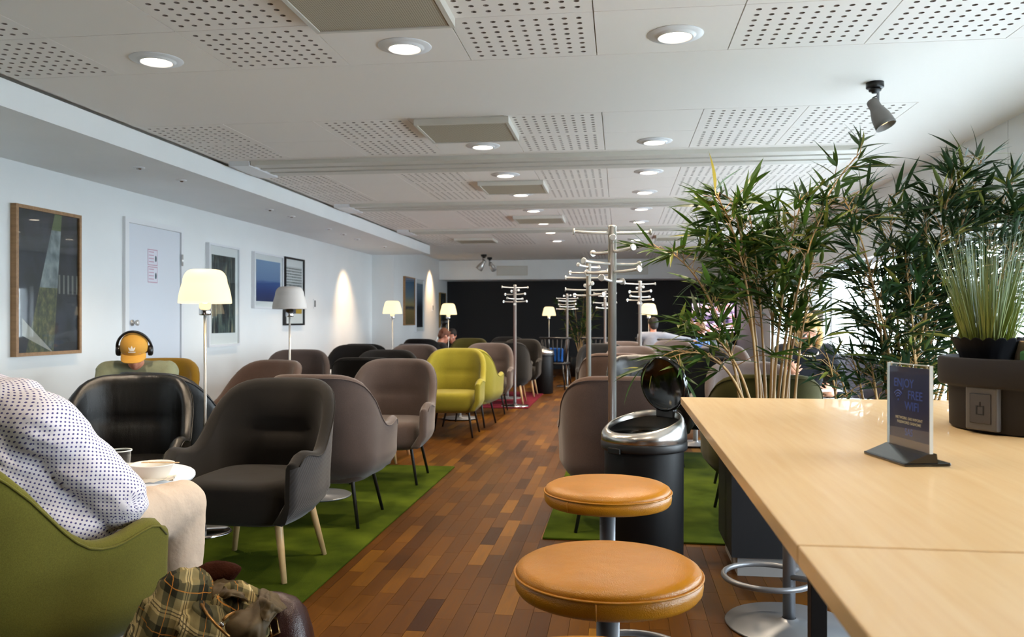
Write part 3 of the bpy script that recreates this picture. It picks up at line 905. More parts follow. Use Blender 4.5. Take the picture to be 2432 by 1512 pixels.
# ================================================================== COAT RACKS
def make_rack():
    t = thing('coat_rack', '', 'coat rack')
    MB().lathe([(0, 0), (.185, 0), (.19, .006), (.185, .014), (.03, .022), (.024, .03)], n=36, cap0=False, cap1=False).build('base', M['chrome'], t)
    MB().lathe([(.0205, .012), (.0205, 1.625), (.022, 1.626), (.022, 1.632), (.014, 1.636)], n=20).build('pole', M['steel'], t)
    for z, deg in ((1.597, 4), (1.550, 84), (1.505, -66), (1.445, 38), (1.405, -55), (1.362, 68)):
        a = math.radians(deg); c, s = math.cos(a), math.sin(a)
        pts = []
        for k in range(-8, 9):
            q = k/8*.19; pts.append((c*q, s*q, z+.007*abs(k/8)**2.4))
        h = MB().tube(pts, .0075, 8)
        for sg in (-1, 1):
            p = Vector((c*.19*sg, s*.19*sg, z+.007)); d = Vector((c*sg, s*sg, .08)).normalized()
            h.tube([p-d*.003, p+d*.004, p+d*.0045], [.0165, .0165, .012], 14)
        h.build('hook_bar', M['steel'], t)
    return t
racks = [(1454, 4.06, 0, 'tall steel coat rack right behind the open bin, nearest'), (1398, 6.8, 55, 'steel coat rack with curved bars left of the nearest one'),
         (1223, 11.15, 20, 'steel coat rack on the burgundy rug by the aisle'), (1347, 14.6, 100, 'thin distant coat rack between black spindle-back chairs'),
         (1437, 13.3, 150, 'distant coat rack half hidden behind the nearest pole'), (1520, 9.8, 8, 'steel coat rack just left of a lit lamp shade')]
r0 = make_rack()
for k, (px, z, rot, lb) in enumerate(racks):
    o = r0 if k == 0 else copy_tree(r0)
    X, Y = WP(px, z); on_rug = (-4.0 < X < -1.2 and 10.85 < Y < 13.3) or (-.41 < X < 2.4 and 4.4 < Y < 7.4)
    o.location = (X, Y, .0112 if on_rug else .0002); o.rotation_euler = (0, 0, TH+math.radians(rot)); tag(o, lb, 'coat rack', 'steel coat racks')

# ================================================================== BINS
def make_bin(opened):
    t = thing('waste_bin', '', 'bin')
    MB().lathe([(.165, 0), (.172, .01), (.174, .60), (.172, .605)], n=40).build('body', mat('matt_black_steel', rgb(11, 11, 12), .5, spec=.22), t)
    MB().lathe([(.171, .602), (.188, .604), (.190, .612), (.190, .636), (.186, .642), (.172, .642)], n=40, cap0=False, cap1=False).build('black_band', M['black_metal'], t)
    # slanted steel collar, high at the hinge side (+y)
    rings = []
    for (r, zz, sl) in ((.186, .640, 0), (.189, .644, 0), (.1885, .668, .1), (.184, .690, .45), (.175, .712, .85), (.166, .722, 1.), (.159, .724, 1.), (.155, .718, 1.), (.153, .700, .9)):
        ring = []
        for j in range(48):
            a = 2*PI*j/48; ring.append((r*math.cos(a), r*math.sin(a), zz+sl*.040*math.sin(a)))
        rings.append(ring)
    MB().ring_surface(rings, True).build('steel_collar', M['collar_steel'], t)
    MB().lathe([(.0, .56), (.140, .565), (.1535, .664)], n=32, cap0=False, cap1=False).build('liner', M['black_gloss'], t)
    # lid
    th = math.radians(82 if opened else 15)
    R = Matrix.Rotation(th, 3, 'X') if opened else Matrix.Rotation(math.radians(15), 3, 'X')
    lid = MB()
    q_ = .128/.150
    prof = [(r_*q_, z_) for r_, z_ in [(.0, -.004), (.128, -.004), (.135, -.012), (.146, -.012), (.150, 0), (.146, .016), (.12, .030), (.06, .040), (0, .042)]]
    hinge = Vector((0, .152, .752))
    rings = []
    for r, z in prof:
        ring = []
        for j in range(36):
            a = 2*PI*j/36; p = Vector((r*math.cos(a), r*math.sin(a)-.130, z)); p = (Matrix.Rotation(-th if opened else math.radians(15), 3, 'X') @ p)
            ring.append(p+hinge)
        rings.append(ring)
    lid.ring_surface(rings, True)
    lo = lid.build('lid', M['black_gloss'], t)
    MB().box(-.05, .05, .140, .168, .728, .772, bev=.004).build('hinge', M['black'], t)
    MB().box(-.035, .035, -.196, -.186, .598, .622, bev=.003).build('latch', M['black'], t)
    return t
b1 = make_bin(True); X, Y = WP(1529, 3.66); b1.location = (X, Y, .0002); b1.rotation_euler = (0, 0, ROT(50)); tag(b1, 'black bin with steel rim and its round lid standing open', 'bin')
b2 = make_bin(False); X, Y = WP(1288, 13.25); b2.location = (X, Y, .0002); b2.rotation_euler = (0, 0, ROT(-70)); tag(b2, 'closed black bin with steel rim beside the far charcoal chairs', 'bin')

# ================================================================== STOOLS AND BAR TABLE
def make_stool():
    t = thing('bar_stool', '', 'stool')
    MB().lathe([(0, 0), (.235, 0), (.24, .005), (.236, .010), (.04, .020), (.026, .03)], n=48, cap0=False, cap1=False).build('base', M['grey_metal'], t)
    MB().lathe([(.0235, .012), (.0235, .615)], n=24).build('pole', M['grey_metal'], t)
    MB().lathe([(.03, .60), (.10, .612), (.10, .618)], n=24).build('seat_plate', M['black_metal'], t)
    fr = MB(); pts = []
    for k in range(33):
        a = math.radians(-155+310*k/32); pts.append((.085+.165*math.cos(a) if True else 0, .165*math.sin(a), .19))
    pts = [(.0, pts[0][1]*.25, .19)]+pts+[(.0, pts[-1][1]*.25, .19)]
    fr.tube(pts, .011, 10); fr.build('footrest', M['grey_metal'], t)
    prof = [(.0, .618), (.165, .618), (.182, .622), (.188, .630), (.190, .642), (.1895, .656)]
    s_ = MB().lathe(prof+[(.186, .6585), (.1875, .662), (.184, .670), (.172, .677), (.14, .682), (.08, .6845), (.03, .685), (0., .685)], n=64, cap0=False, cap1=False)
    so = s_.build('seat', M['leather_tan'], t)
    pp = MB(); pp.tube([(.1895*math.cos(2*PI*k/64), .1895*math.sin(2*PI*k/64), .6585) for k in range(65)], .0028, 6)
    pp.build('piping', M['leather_tan'], so)
    sm_ = MB(); sm_.tube([(-.1905*.1, -.1895, .624), (-.1905*.1, -.1910, .64), (-.1905*.1, -.1895, .656)], .0014, 5); sm_.build('seam', M['leather_tan'], so)
    return t
stools = [(1444, 1.68, 0, 'golden leather bar stool in the middle of the row of three at the table'), (1443, 2.48, -30, 'golden leather bar stool nearest to the open bin'),
          (1400, 1.12, 40, 'golden leather bar stool cut off by the bottom picture edge'), (1874, 3.17, 195, 'bar stool with its grey base showing past the table end')]
s0_ = make_stool()
for k, (px, z, rot, lb) in enumerate(stools):
    o = s0_ if k == 0 else copy_tree(s0_)
    X, Y = WP(px, z); o.location = (X, Y, .0002); o.rotation_euler = (0, 0, math.radians(rot)); tag(o, lb, 'stool', 'golden leather bar stools')
TT = .91
TX0, TX1 = .204, 1.62
def table(label, y0, y1, legs, th=.024):
    t = thing('bar_table', label, 'table', ((TX0+TX1)/2, (y0+y1)/2, 0), 0, 'birch bar tables')
    a, d = (TX1-TX0)/2, (y1-y0)/2
    MB().box(-a, a, -d, d, TT-th, TT, bev=.002).build('tabletop', M['tabletop'], t)
    for x, y in legs:
        MB().box(x-.02-(TX0+TX1)/2, x+.02-(TX0+TX1)/2, y-.02-(y0+y1)/2, y+.02-(y0+y1)/2, 0, TT-th-.03, bev=.002).build('leg', M['black_metal'], t)
    fr = MB(); xs = sorted(set(l[0] for l in legs)); yl = sorted(set(l[1] for l in legs))
    for y in yl: fr.box(xs[0]-(TX0+TX1)/2-.02, xs[-1]-(TX0+TX1)/2+.02, y-.02-(y0+y1)/2, y+.02-(y0+y1)/2, TT-th-.03, TT-th-.0005)
    fr.build('under_frame', M['black_metal'], t)
    return t
table('long birch bar table with the planter and the small stand sign', .994, 2.845, [(.497, 2.18), (1.33, 2.18), (.60, 1.25), (1.33, 1.25)])
table('birch bar table butted against the near end of the other one', -.75, .990, [(.60, .6), (1.33, .6), (.60, -.4), (1.33, -.4)])
# ================================================================== CEILING SPOTLIGHTS
def spot(label, px, py, lit, deg, tilt, grp=None, zc=None, sc=1.):
    z = (HC-EYE)*FPX/(760-py); X, Y = WP(px, z)
    t = thing('ceiling_spotlight', label, 'light', (X, Y, HC-.0002), ROT(deg), grp)
    MB().lathe([(0, -.034), (.046, -.034), (.050, -.030), (.050, 0), (0, 0)], n=28, cap0=False, cap1=False).build('ceiling_rose', M['black'], t)
    MB().lathe([(0, -.062), (.018, -.062), (.020, -.052), (.034, -.050), (.036, -.040), (.02, -.034)], n=20, cap0=False, cap1=False).build('swivel', M['black_metal'], t)
    MB().box(.012, .024, -.006, .006, -.165, -.055, bev=.002).build('arm', M['grey_metal'], t)
    R = Matrix.Rotation(tilt, 3, 'Y') @ Matrix.Rotation(math.radians(-18 if lit else 0), 3, 'X')
    prof = [(0, .0), (.026, .0), (.032, -.006), (.034, -.02), (.034, -.055), (.045, -.085), (.054, -.115), (.058, -.155), (.060, -.185)]
    hd = MB().lathe(prof+[(.056, -.185), (.05, -.12), (.0, -.11)], n=28, cap0=False, cap1=False, M=R, c=(-.020, 0, -.105))
    hd.build('spot_head', mat('warm_grey_lacquer', rgb(120, 116, 112), .5) if sc == 1. and lit else M['steel'], t)
    MB().lathe([(0, -.150), (.053, -.150), (.0525, -.146), (0, -.146)], n=24, cap0=False, cap1=False, M=R, c=(-.020, 0, -.105)).build('lens', M['reflector'] if lit else M['chrome'], t)
    MB().tube([(.018, 0, -.075), (-.005, .012, -.085), (-.022, .004, -.106)], .004, 6).build('cable', M['black'], t)
    t.scale = (sc,)*3
    return t
sp = spot('grey bell-shaped ceiling spotlight hanging near the window wall', 2078, 196, True, 0, math.radians(-20))
d_ = Vector((math.sin(-math.radians(-20))*1., 0, -1)); d_.rotate(Matrix.Rotation(ROT(0), 3, 'Z'))
l = lamp('SPOT', Vector(sp.location)+Vector((.02, 0, -.27)), 12, WARM, None, spot_size=1.2, spot_blend=.6, shadow_soft_size=.04)
l.rotation_euler = Vector((.35, 0, -1)).to_track_quat('-Z', 'Y').to_euler()
spot('left one of two distant steel spotlights before the bulkhead', 1149, 604, False, 200, math.radians(-38), 'distant steel spotlights', sc=1.25)
spot('right one of two distant steel spotlights before the bulkhead', 1163, 611, False, 120, math.radians(48), 'distant steel spotlights', sc=1.15)

# ================================================================== PLANTS
def leaf_mat(name, lo, hi):
    t = NT(name); b = t.b
    b.inputs['Roughness'].default_value = .42; b.inputs['Specular IOR Level'].default_value = .4
    oi = t.add('ShaderNodeObjectInfo'); g = t.add('ShaderNodeNewGeometry')
    f = t.math('FRACT', t.math('ADD', oi.outputs['Random'], g.outputs['Random Per Island']))
    t.link(t.ramp(f, [(0, lo), (.82, hi), (.93, rgb(132, 134, 52)), (1, rgb(158, 150, 74))]), b.inputs['Base Color'])
    tl = t.add('ShaderNodeBsdfTranslucent'); tl.inputs[0].default_value = (hi[0]*1.3, hi[1]*1.5, hi[2], 1)
    mx = t.add('ShaderNodeMixShader'); mx.inputs[0].default_value = .18
    t.link(b.outputs[0], mx.inputs[1]); t.link(tl.outputs[0], mx.inputs[2]); t.link(mx.outputs[0], t.n['Material Output'].inputs[0])
    return t.m
M['leaf'] = leaf_mat('bamboo_leaf', rgb(28, 48, 20), rgb(64, 90, 34))
M['leaf2'] = leaf_mat('dark_bamboo_leaf', rgb(24, 42, 26), rgb(50, 76, 44))
M['culm'] = wood('bamboo_cane', rgb(150, 110, 62), rgb(196, 158, 98), .45, (30, 30, 2))
M['soil'] = mat('potting_soil', rgb(44, 34, 26), .95, bump=.6, bscale=60, bdist=.02)
def leaf_mb(bend=.12, wdt=.068):
    mb = MB(); k = 7; rows = []
    for i in range(k+1):
        f = i/k; wv = wdt*math.sin(PI*min(1, f**.75*.985+.01))*(1-.25*f); z = -bend*f*f
        rows.append([(-wv, f, z+.25*wv), (0, f, z), (wv, f, z+.25*wv)])
    return mb.ring_surface(rows, closed=False, sm=True)
LEAFM = {}
for key in ('leaf', 'leaf2'):
    LEAFM[key] = [leaf_mb(b_, w_).mesh('leaf', M[key]) for b_, w_ in ((.05, .062), (.14, .07), (.22, .06))]
def frame_of(d, roll=0.):
    d = d.normalized(); up = Vector((0, 0, 1)) if abs(d.z) < .95 else Vector((1, 0, 0))
    x = d.cross(up).normalized(); z = x.cross(d)
    c, s = math.cos(roll), math.sin(roll)
    return Matrix((x*c+z*s, d, z*c-x*s)).transposed()
def bamboo(label, base, culms, lk, nobj, per=1.0, group=None, lmin=.09, lmax=.17, rbase=.008):
    """culms: list of (points) given as room positions, leaves start at fraction f0"""
    t = thing('potted_bamboo' if rbase > .006 else 'potted_fern', label, 'plant', base, 0, group)
    B = Vector(base); leaves = []; twig = MB()
    for pts, f0, dens in culms:
        p0, p1, p2 = [Vector(p)-B for p in pts]
        N = 16; line = []
        for i in range(N+1):
            f = i/N; line.append(p0*(1-f)**2+p1*2*f*(1-f)+p2*f*f)
        rr = [rbase*(1-.75*i/N)*(1.12 if i % 2 == 0 else 1) for i in range(N+1)]
        MB().tube(line, rr, 7).build('cane', M['culm'], t)
        L = (p2-p0).length; nb = int(L*dens*(1-f0)*per)
        for b_ in range(nb):
            f = f0+(1-f0)*(b_+random.random())/max(1, nb); f = min(f, 1.)
            i = min(N-1, int(f*N)); p = line[i].lerp(line[i+1], f*N-i)
            ax = (line[i+1]-line[i]).normalized()
            a = random.random()*2*PI; el = random.uniform(-.1, .9)
            d = (Vector((math.cos(a), math.sin(a), 0))*math.cos(el)+ax*(.35+math.sin(el))).normalized()
            bl = random.uniform(.06, .22)*(1.15-.55*f)
            tip = p+d*bl+Vector((0, 0, -.25*bl*bl*4))
            mid = (p+tip)/2+Vector((0, 0, .02))
            twig.tube([p, mid, tip], [.0022, .0018, .0012], 4, cap=False)
            nl = random.randint(4, 7)
            for q in range(nl):
                g = random.uniform(.3, 1.) if q > 2 else 1.
                lp = p.lerp(tip, g)
                ld = (d+Vector((random.uniform(-1, 1), random.uniform(-1, 1), random.uniform(-.75, .45)))*.75).normalized()
                leaves.append((lp, ld, random.uniform(lmin, lmax)*(1.1 if q < 2 else .9), random.uniform(-.9, .9), random.randint(0, 2)))
    o = twig.build('twigs', M['culm'], t); stuff(o)
    cp = Vector((0, 0, EYE))-B
    leaves.sort(key=lambda l: -l[2]/(l[0]-cp).length+random.random()*.012)
    restm = MB()
    for i, (p, d, ln, roll, k) in enumerate(leaves):
        R = frame_of(d, roll)
        if i < nobj:
            o = link('leaf', LEAFM[lk][k], t)
            o.matrix_local = Matrix.Translation(p) @ R.to_4x4() @ Matrix.Diagonal((ln, ln, ln, 1))
        else:
            me = LEAFM[lk][k]; n = len(restm.v)
            for v in me.vertices: restm.v.append(tuple(p+R @ (v.co*ln)))
            for pl in me.polygons: restm.face([n+j for j in pl.vertices], 0, True)
    if restm.v: stuff(restm.build('foliage', M[lk], t))
    return t
def PP(px, py, z):
    X, Y = WP(px, z); return Vector((X, Y, HT(py, z)))
PZ0 = .70
def bez(pb, zb, pt, zt, mid=None, f0=.3, dens=26):
    b = Vector((*WP(pb, zb), PZ0)); e = PP(pt[0], pt[1], zt)
    m = PP(mid[0], mid[1], (zb+zt)/2) if mid else Vector(((b.x*.75+e.x*.25), (b.y*.75+e.y*.25), b.z*.4+e.z*.6))
    return ([b, m, e], f0, dens)
# long planter box
px0, px1, pY0, pY1 = .505, 2.30, 3.86, 4.36
pl = thing('planter_box', 'dark planter box on a pale plinth at the table end, bamboo growing in it', 'planter', ((px0+px1)/2, (pY0+pY1)/2, 0))
pa, pd = (px1-px0)/2, (pY1-pY0)/2
pb_ = MB(); pb_.box(-pa, pa, -pd, -pd+.03, .09, .74); pb_.box(-pa, pa, pd-.03, pd, .09, .74); pb_.box(-pa, -pa+.03, -pd+.03, pd-.03, .09, .74); pb_.box(pa-.03, pa, -pd+.03, pd-.03, .09, .74); pb_.box(-pa+.03, pa-.03, -pd+.03, pd-.03, .09, .12)
pb_.build('box', mat('dark_grey_laminate', rgb(26, 26, 28), .6, spec=.25), pl)
MB().box(-pa+.03, pa-.03, -pd+.03, pd-.03, 0, .0895).build('plinth', mat('plinth_grey', rgb(150, 148, 146), .4, .2), pl)
MB().box(-pa+.031, pa-.031, -pd+.031, pd-.031, .1205, .70).build('soil', M['soil'], pl)
b1c = [bez(1760, 4.05, (1695, 700), 4.0, None, .35), bez(1772, 4.12, (1560, 590), 4.0, (1690, 610), .35), bez(1800, 4.0, (1700, 462), 4.0, (1790, 600), .45, 34),
       bez(1808, 4.1, (1735, 470), 4.05, (1790, 640), .4, 30), bez(1820, 4.05, (1780, 500), 4.1, None, .35), bez(1830, 4.15, (1850, 520), 4.15, None, .35, 28), bez(1835, 4.0, (1905, 470), 3.95, (1850, 660), .35, 30),
       bez(1845, 4.1, (2045, 360), 3.95, (1880, 520), .45, 20), bez(1862, 4.05, (1950, 560), 4.0, None, .35, 28), bez(1885, 4.0, (1925, 690), 3.95, None, .3), bez(1790, 3.98, (1620, 760), 3.85, (1750, 790), .35, 34),
       bez(1815, 4.18, (1680, 560), 4.2, (1780, 640), .4), bez(1870, 4.15, (1900, 600), 4.2, None, .35), bez(1840, 4.2, (1820, 560), 4.25, None, .4),
       bez(1780, 3.95, (1590, 850), 3.8, (1720, 790), .30, 34), bez(1855, 3.95, (1975, 470), 3.9, (1880, 620), .45, 20)]
bamboo('tall bamboo with many canes spreading over the table end, the left clump', (*WP(1822, 4.08), PZ0), b1c, 'leaf', 290, 1.35, 'bamboo in the planter', .10, .20)
b2c = [bez(2110, 4.05, (2010, 480), 3.9, (2090, 640), .35, 24), bez(2140, 4.1, (2110, 480), 4.0, None, .3, 26), bez(2150, 4.0, (2260, 420), 3.9, (2220, 640), .35, 26),
       bez(2170, 4.1, (2330, 380), 3.95, (2260, 600), .4, 26), bez(2130, 3.98, (2060, 640), 3.9, None, .25, 28), bez(2200, 4.05, (2200, 500), 4.0, None, .3, 26),
       bez(2220, 4.1, (2400, 440), 3.95, (2320, 640), .3, 28), bez(2240, 4.0, (2440, 520), 3.9, (2360, 680), .25, 28), bez(2180, 3.95, (2150, 620), 3.9, None, .2, 28),
       bez(2260, 4.1, (2380, 560), 4.1, None, .2, 28), bez(2120, 4.15, (2080, 760), 4.1, None, .15, 26), bez(2250, 4.15, (2300, 470), 4.1, None, .3, 28), bez(2280, 4.1, (2500, 470), 4.0, (2420, 640), .3, 26),
       bez(2160, 4.15, (2180, 740), 4.15, None, .15, 30), bez(2210, 4.15, (2260, 640), 4.15, None, .2, 30)]
bamboo('tall dark green bamboo in front of the bright window, the clump by the grass pot', (*WP(2180, 4.08), PZ0), b2c, 'leaf2', 290, 2.3, 'bamboo in the planter', .095, .18)
b3c = [bez(1990 + 32*k, 3.98+.05*(k % 3), (1950+45*k+random.randint(-25, 25), 850+random.randint(-20, 40)), 3.9+.06*(k % 4), None, .15, 46) for k in range(8)]
bamboo('low young bamboo shoots along the table edge between the two clumps', (*WP(2090, 4.05), PZ0), b3c, 'leaf2', 120, 1., 'bamboo in the planter', .07, .14)
# distant plant beside the dark wall
fX, fY = WP(1376, 17.2)
fp = [([Vector((fX, fY, .42)), Vector((fX+dx*.4, fY, 1.0)), Vector((fX+dx, fY+dy, h))], .2, 14) for dx, dy, h in ((-.35, 0, 1.5), (.1, .1, 1.75), (.35, -.1, 1.4), (-.1, -.1, 1.6), (.25, .1, 1.6))]
pot = thing('plant_pot', 'black pot of the distant bamboo by the dark wall', 'pot', (fX, fY, 0))
MB().lathe([(0, 0), (.17, 0), (.21, .40), (.20, .41), (.19, .40), (.17, .05), (0, .05)], n=28, cap0=False, cap1=False).build('pot_body', M['black'], pot)
MB().lathe([(0, .36), (.185, .36), (.185, .39), (0, .40)], n=24, cap0=False, cap1=False).build('soil', M['soil'], pot)
bamboo('distant dark bamboo plant against the dark wall behind the thin coat rack', (fX, fY, .40), fp, 'leaf', 40, 1.5, None, .12, .2)

# ================================================================== TABLE-TOP THINGS
cx_, cz_ = 1.268, 1.97
X, Y = W(cx_, cz_)
cn = thing('planter_drum', 'big round dark planter drum with a socket plate standing on the bar table', 'planter', (X, Y, TT+.0002))
MD = mat('matt_anthracite', rgb(46, 45, 48), .7, spec=.15)
MB().lathe([(0, 0), (.192, 0), (.200, .006), (.202, .10), (.202, .104), (.222, .106), (.226, .112), (.226, .168), (.222, .172), (.214, .172), (.212, .12), (0, .118)], n=64, cap0=False, cap1=False).build('drum', MD, cn)
a0 = math.radians(203)+TH
so = MB(); so.box(-.003, .014, -.040, .040, -.050, .050, bev=.004)
sk = so.build('socket_plate', mat('grey_socket_plastic', rgb(84, 82, 82), .45), cn, (.202*math.cos(a0), .202*math.sin(a0), .058), a0)
ins = MB(); ins.box(.0142, .0165, -.026, .026, -.034, .034, bev=.002); ins.build('socket_cover', mat('dark_socket_plastic', rgb(62, 60, 61), .4), sk)
sy_ = MB(); sy_.box(.0166, .0176, -.010, -.007, -.012, .006); sy_.box(.0166, .0176, .007, .010, -.012, .006); sy_.box(.0166, .0176, -.010, .010, -.014, -.012); sy_.box(.0166, .0176, -.0015, .0015, .004, .016); sy_.box(.0166, .0176, -.010, -.004, .004, .007); sy_.box(.0166, .0176, .004, .010, .004, .007)
sy_.build('plug_symbol', M['black'], sk)
gx, gy = WP(2345, 1.98)
gp = thing('grass_pot', 'fluted black pot of tall thin grass standing inside the planter drum', 'plant', (gx, gy, TT+.1205))
gp.scale = (1, 1, 1.14)
rings = []
for r, z in ((.05, 0), (.052, .002), (.058, .045), (.073, .078), (.075, .08), (.070, .08), (.055, .05), (.03, .048)):
    ring = []
    for j in range(72):
        a = 2*PI*j/72; f = 1+.075*abs(math.sin(9*a/1.))*(z/.08); ring.append((r*f*math.cos(a), r*f*math.sin(a), z*(1+.09*abs(math.sin(9*a)))))
    rings.append(ring)
MB().ring_surface(rings, True, True, True).build('fluted_pot', mat('matt_blue_black', rgb(20, 21, 26), .65, spec=.15), gp)
gm = MB()
for i in range(420):
    a = random.random()*2*PI; r = .046*math.sqrt(random.random()); b0 = Vector((r*math.cos(a), r*math.sin(a), .05))
    h = random.uniform(.17, .30) if random.random() < .75 else random.uniform(.1, .18); sp_ = random.uniform(.05, .34)
    d = Vector((math.cos(a+random.uniform(-.5, .5))*sp_*(.4+r/.046), math.sin(a+random.uniform(-.5, .5))*sp_*(.4+r/.046), 1)).normalized()
    w0 = random.uniform(.0012, .0022); sd = Vector((-math.sin(a*3.1), math.cos(a*3.1), 0))*w0
    rows = []
    for k in range(5):
        f = k/4; p = b0+d*h*f+Vector((d.x, d.y, -.25))*.10*f*f*h; ww = (1-f)**.6
        rows.append([tuple(p-sd*ww), tuple(p+Vector((sd.y, -sd.x, 0))*.3*ww), tuple(p+sd*ww)])
    gm.ring_surface(rows, closed=False)
def grass_mat():
    t = NT('thin_grass'); b = t.b; b.inputs['Roughness'].default_value = .5
    v = t.coord('Object'); s_ = t.add('ShaderNodeSeparateXYZ'); t.link(v, s_.inputs[0])
    t.link(t.ramp(t.math('MULTIPLY', s_.outputs[2], 3.), [(.12, rgb(140, 148, 58)), (.5, rgb(112, 132, 76)), (.95, rgb(104, 124, 106))]), b.inputs['Base Color'])
    return t.m
stuff(gm.build('grass_blades', grass_mat(), gp))
MB().lathe([(0, .046), (.05, .046), (.052, .052), (0, .054)], n=20, cap0=False, cap1=False).build('soil', M['soil'], gp)
kx, ky = WP(2446, 1.93)
cu = thing('paper_cup', 'beige paper cup in the planter drum at the right picture edge', 'cup', (kx, ky, TT+.1205))
MB().lathe([(0, 0), (.028, 0), (.038, .088), (.040, .09), (.038, .092), (.035, .088), (.026, .004), (0, .004)], n=28, cap0=False, cap1=False).build('cup_body', mat('beige_paper', rgb(214, 186, 150), .6), cu)
nx_, ny_ = WP(2462, 1.84)
gn = MB().box(-.035, .035, -.012, .012, 0, .072, bev=.006).build('napkin', mat('green_tissue', rgb(50, 104, 58), .8), None, (nx_, ny_, TT+.1205), .3); tag(gn, 'green napkin stack in the planter drum before the beige cup', 'napkin')

# stand sign
A_, Bq = W(.735, 1.61), W(.745, 1.47)
sgx, sgy = (A_[0]+Bq[0])/2, (A_[1]+Bq[1])/2
sg_rot = math.atan2(Bq[1]-A_[1], Bq[0]-A_[0])
sg = thing('table_sign', 'clear table stand with a navy free wifi card, on the bar table', 'sign', (sgx, sgy, TT+.0002), sg_rot)
hw = .068
b_ = MB(); b_.box(-hw-.006, hw+.006, -.052, .034, 0, .006, bev=.002); b_.prism([(-.052, .006), (-.008, .006), (.010, .026), (-.004, .026)], -hw-.006, hw+.006)
# the prism above is laid along x : rebuild with axes swapped
b_ = MB(); b_.box(-hw-.006, hw+.006, -.050, .036, 0, .006, bev=.002)
n0 = len(b_.v); pr = [(-.046, .006), (.012, .006), (.010, .022), (-.006, .022)]
b_.v += [(-hw-.004, y, z) for y, z in pr]+[(hw+.004, y, z) for y, z in pr]
b_.face([n0, n0+1, n0+2, n0+3]); b_.face([n0+7, n0+6, n0+5, n0+4])
for i in range(4): b_.face([n0+i, n0+4+i, n0+4+(i+1) % 4, n0+(i+1) % 4])
b_.build('base', M['black_gloss'], sg)
MB().box(-hw, hw, -.0006, .0006, .030, .172).build('card', M['navy'], sg)
MB().box(-hw, hw, -.0012, -.0007, .022, .0375).build('card_footer', mat('taupe_footer_print', rgb(128, 112, 112), .4), sg)
MB().box(-hw-.003, hw+.003, -.0032, -.0014, .0225, .177).build('acrylic_front', M['glass'], sg)
MB().box(-hw-.003, hw+.003, .0010, .0028, .0225, .177).build('acrylic_back', M['glass'], sg)
ed = MB(); ME_ = mat('bright_acrylic_edge', rgb(214, 222, 226), .15, spec=.8)
for x0, x1, z0, z1 in ((-hw-.0045, -hw-.003, .022, .1785), (hw+.003, hw+.0045, .022, .1785), (-hw-.003, hw+.003, .177, .1785)): ed.box(x0, x1, -.0033, .0029, z0, z1)
ed.build('acrylic_edge', ME_, sg)
BLUE = mat('blue_print', rgb(66, 92, 188), .4, emit=None); CREAM = mat('cream_print', rgb(226, 214, 190), .4)
def text(txt, x, z, h, m, align='LEFT', sx=1.):
    c = bpy.data.curves.new('lettering', 'FONT'); c.body = txt; c.size = h*1.38; c.extrude = .0001; c.align_x = align
    c.offset = h*.012; c.materials.append(m)
    tmp = bpy.data.objects.new('lettering_curve', c); C.objects.link(tmp)
    me = bpy.data.meshes.new_from_object(tmp.evaluated_get(bpy.context.evaluated_depsgraph_get())); bpy.data.objects.remove(tmp)
    if not me.materials: me.materials.append(m)
    o = link('lettering', me, sg)
    o.location = (x, -.0009, z); o.rotation_euler = (PI/2, 0, 0); o.scale = (sx, 1, 1)
    return o
text('ENJOY', -.052, .134, .0165, BLUE, sx=1.02)
text('FREE', -.004, .113, .0165, BLUE, sx=1.05)
text('WIFI', -.014, .092, .0165, BLUE, sx=1.05)
text('NETWORK: SAS WIPOINT', 0, .0735, .0052, CREAM, 'CENTER', 1.1)
text('PASSWORD: SASHOME', 0, .0655, .0052, CREAM, 'CENTER', 1.1)
text('SAS', 0, .0445, .0135, BLUE, 'CENTER', .9)
wf_ = MB()
for r in (.0065, .0115, .0165):
    pts = [(-.036+r*math.cos(math.radians(a)), -.0009, .110+r*math.sin(math.radians(a))) for a in range(40, 141, 10)]
    wf_.tube(pts, .0012, 6)
wf_.sphere((-.036, -.0009, .109), (.0022, .0008, .0022), 10, 6)
wf_.build('wifi_symbol', BLUE, sg)

# bowl, cup, napkin on the side table next to the man
TX, TY = W(-1.42, 2.94)
bx, by = W(-1.245, 2.86)
bw = thing('paper_bowl', 'white bowl with a wooden fork on the side table', 'bowl', (bx, by, .6184))
MB().lathe([(0, 0), (.042, 0), (.048, .004), (.070, .052), (.074, .054), (.073, .057), (.067, .053), (.045, .009), (0, .007)], n=36, cap0=False, cap1=False).build('bowl_body', mat('white_paper', rgb(238, 234, 226), .5), bw)
fk = thing('fork', 'wooden fork lying across the white bowl', 'fork', (bx+.02, by, .6784), .1)
MB().box(-.03, .075, -.005, .005, -.0015, .0015, bev=.001).build('handle', M['beech'], fk)
MB().box(-.055, -.03, -.008, .008, -.0015, .0012, bev=.001).build('tines', M['beech'], fk)
qx, qy = W(-1.375, 2.90)
pc = thing('plastic_cup', 'clear plastic cup standing left of the white bowl', 'cup', (qx, qy, .6184))
MB().lathe([(0, 0), (.028, 0), (.036, .092), (.039, .093), (.039, .097), (.0345, .095), (.0265, .004), (0, .003)], n=30, cap0=False, cap1=False).build('cup_body', M['glass'], pc)
MB().lathe([(.0362, .0925), (.0392, .093), (.0392, .0975), (.0355, .0965)], n=30, cap0=False, cap1=False).build('cup_rim', mat('milky_plastic', rgb(210, 212, 210), .3), pc)
npx, npy = W(-1.20, 2.83)
nm = MB(); rows = []
for i in range(9):
    rows.append([(-.06+.015*i, -.05+.0125*j, .004+.012*abs(noise.noise(Vector((i*.45, j*.5, 2.))))*2) for j in range(9)])
nm.ring_surface(rows, closed=False)
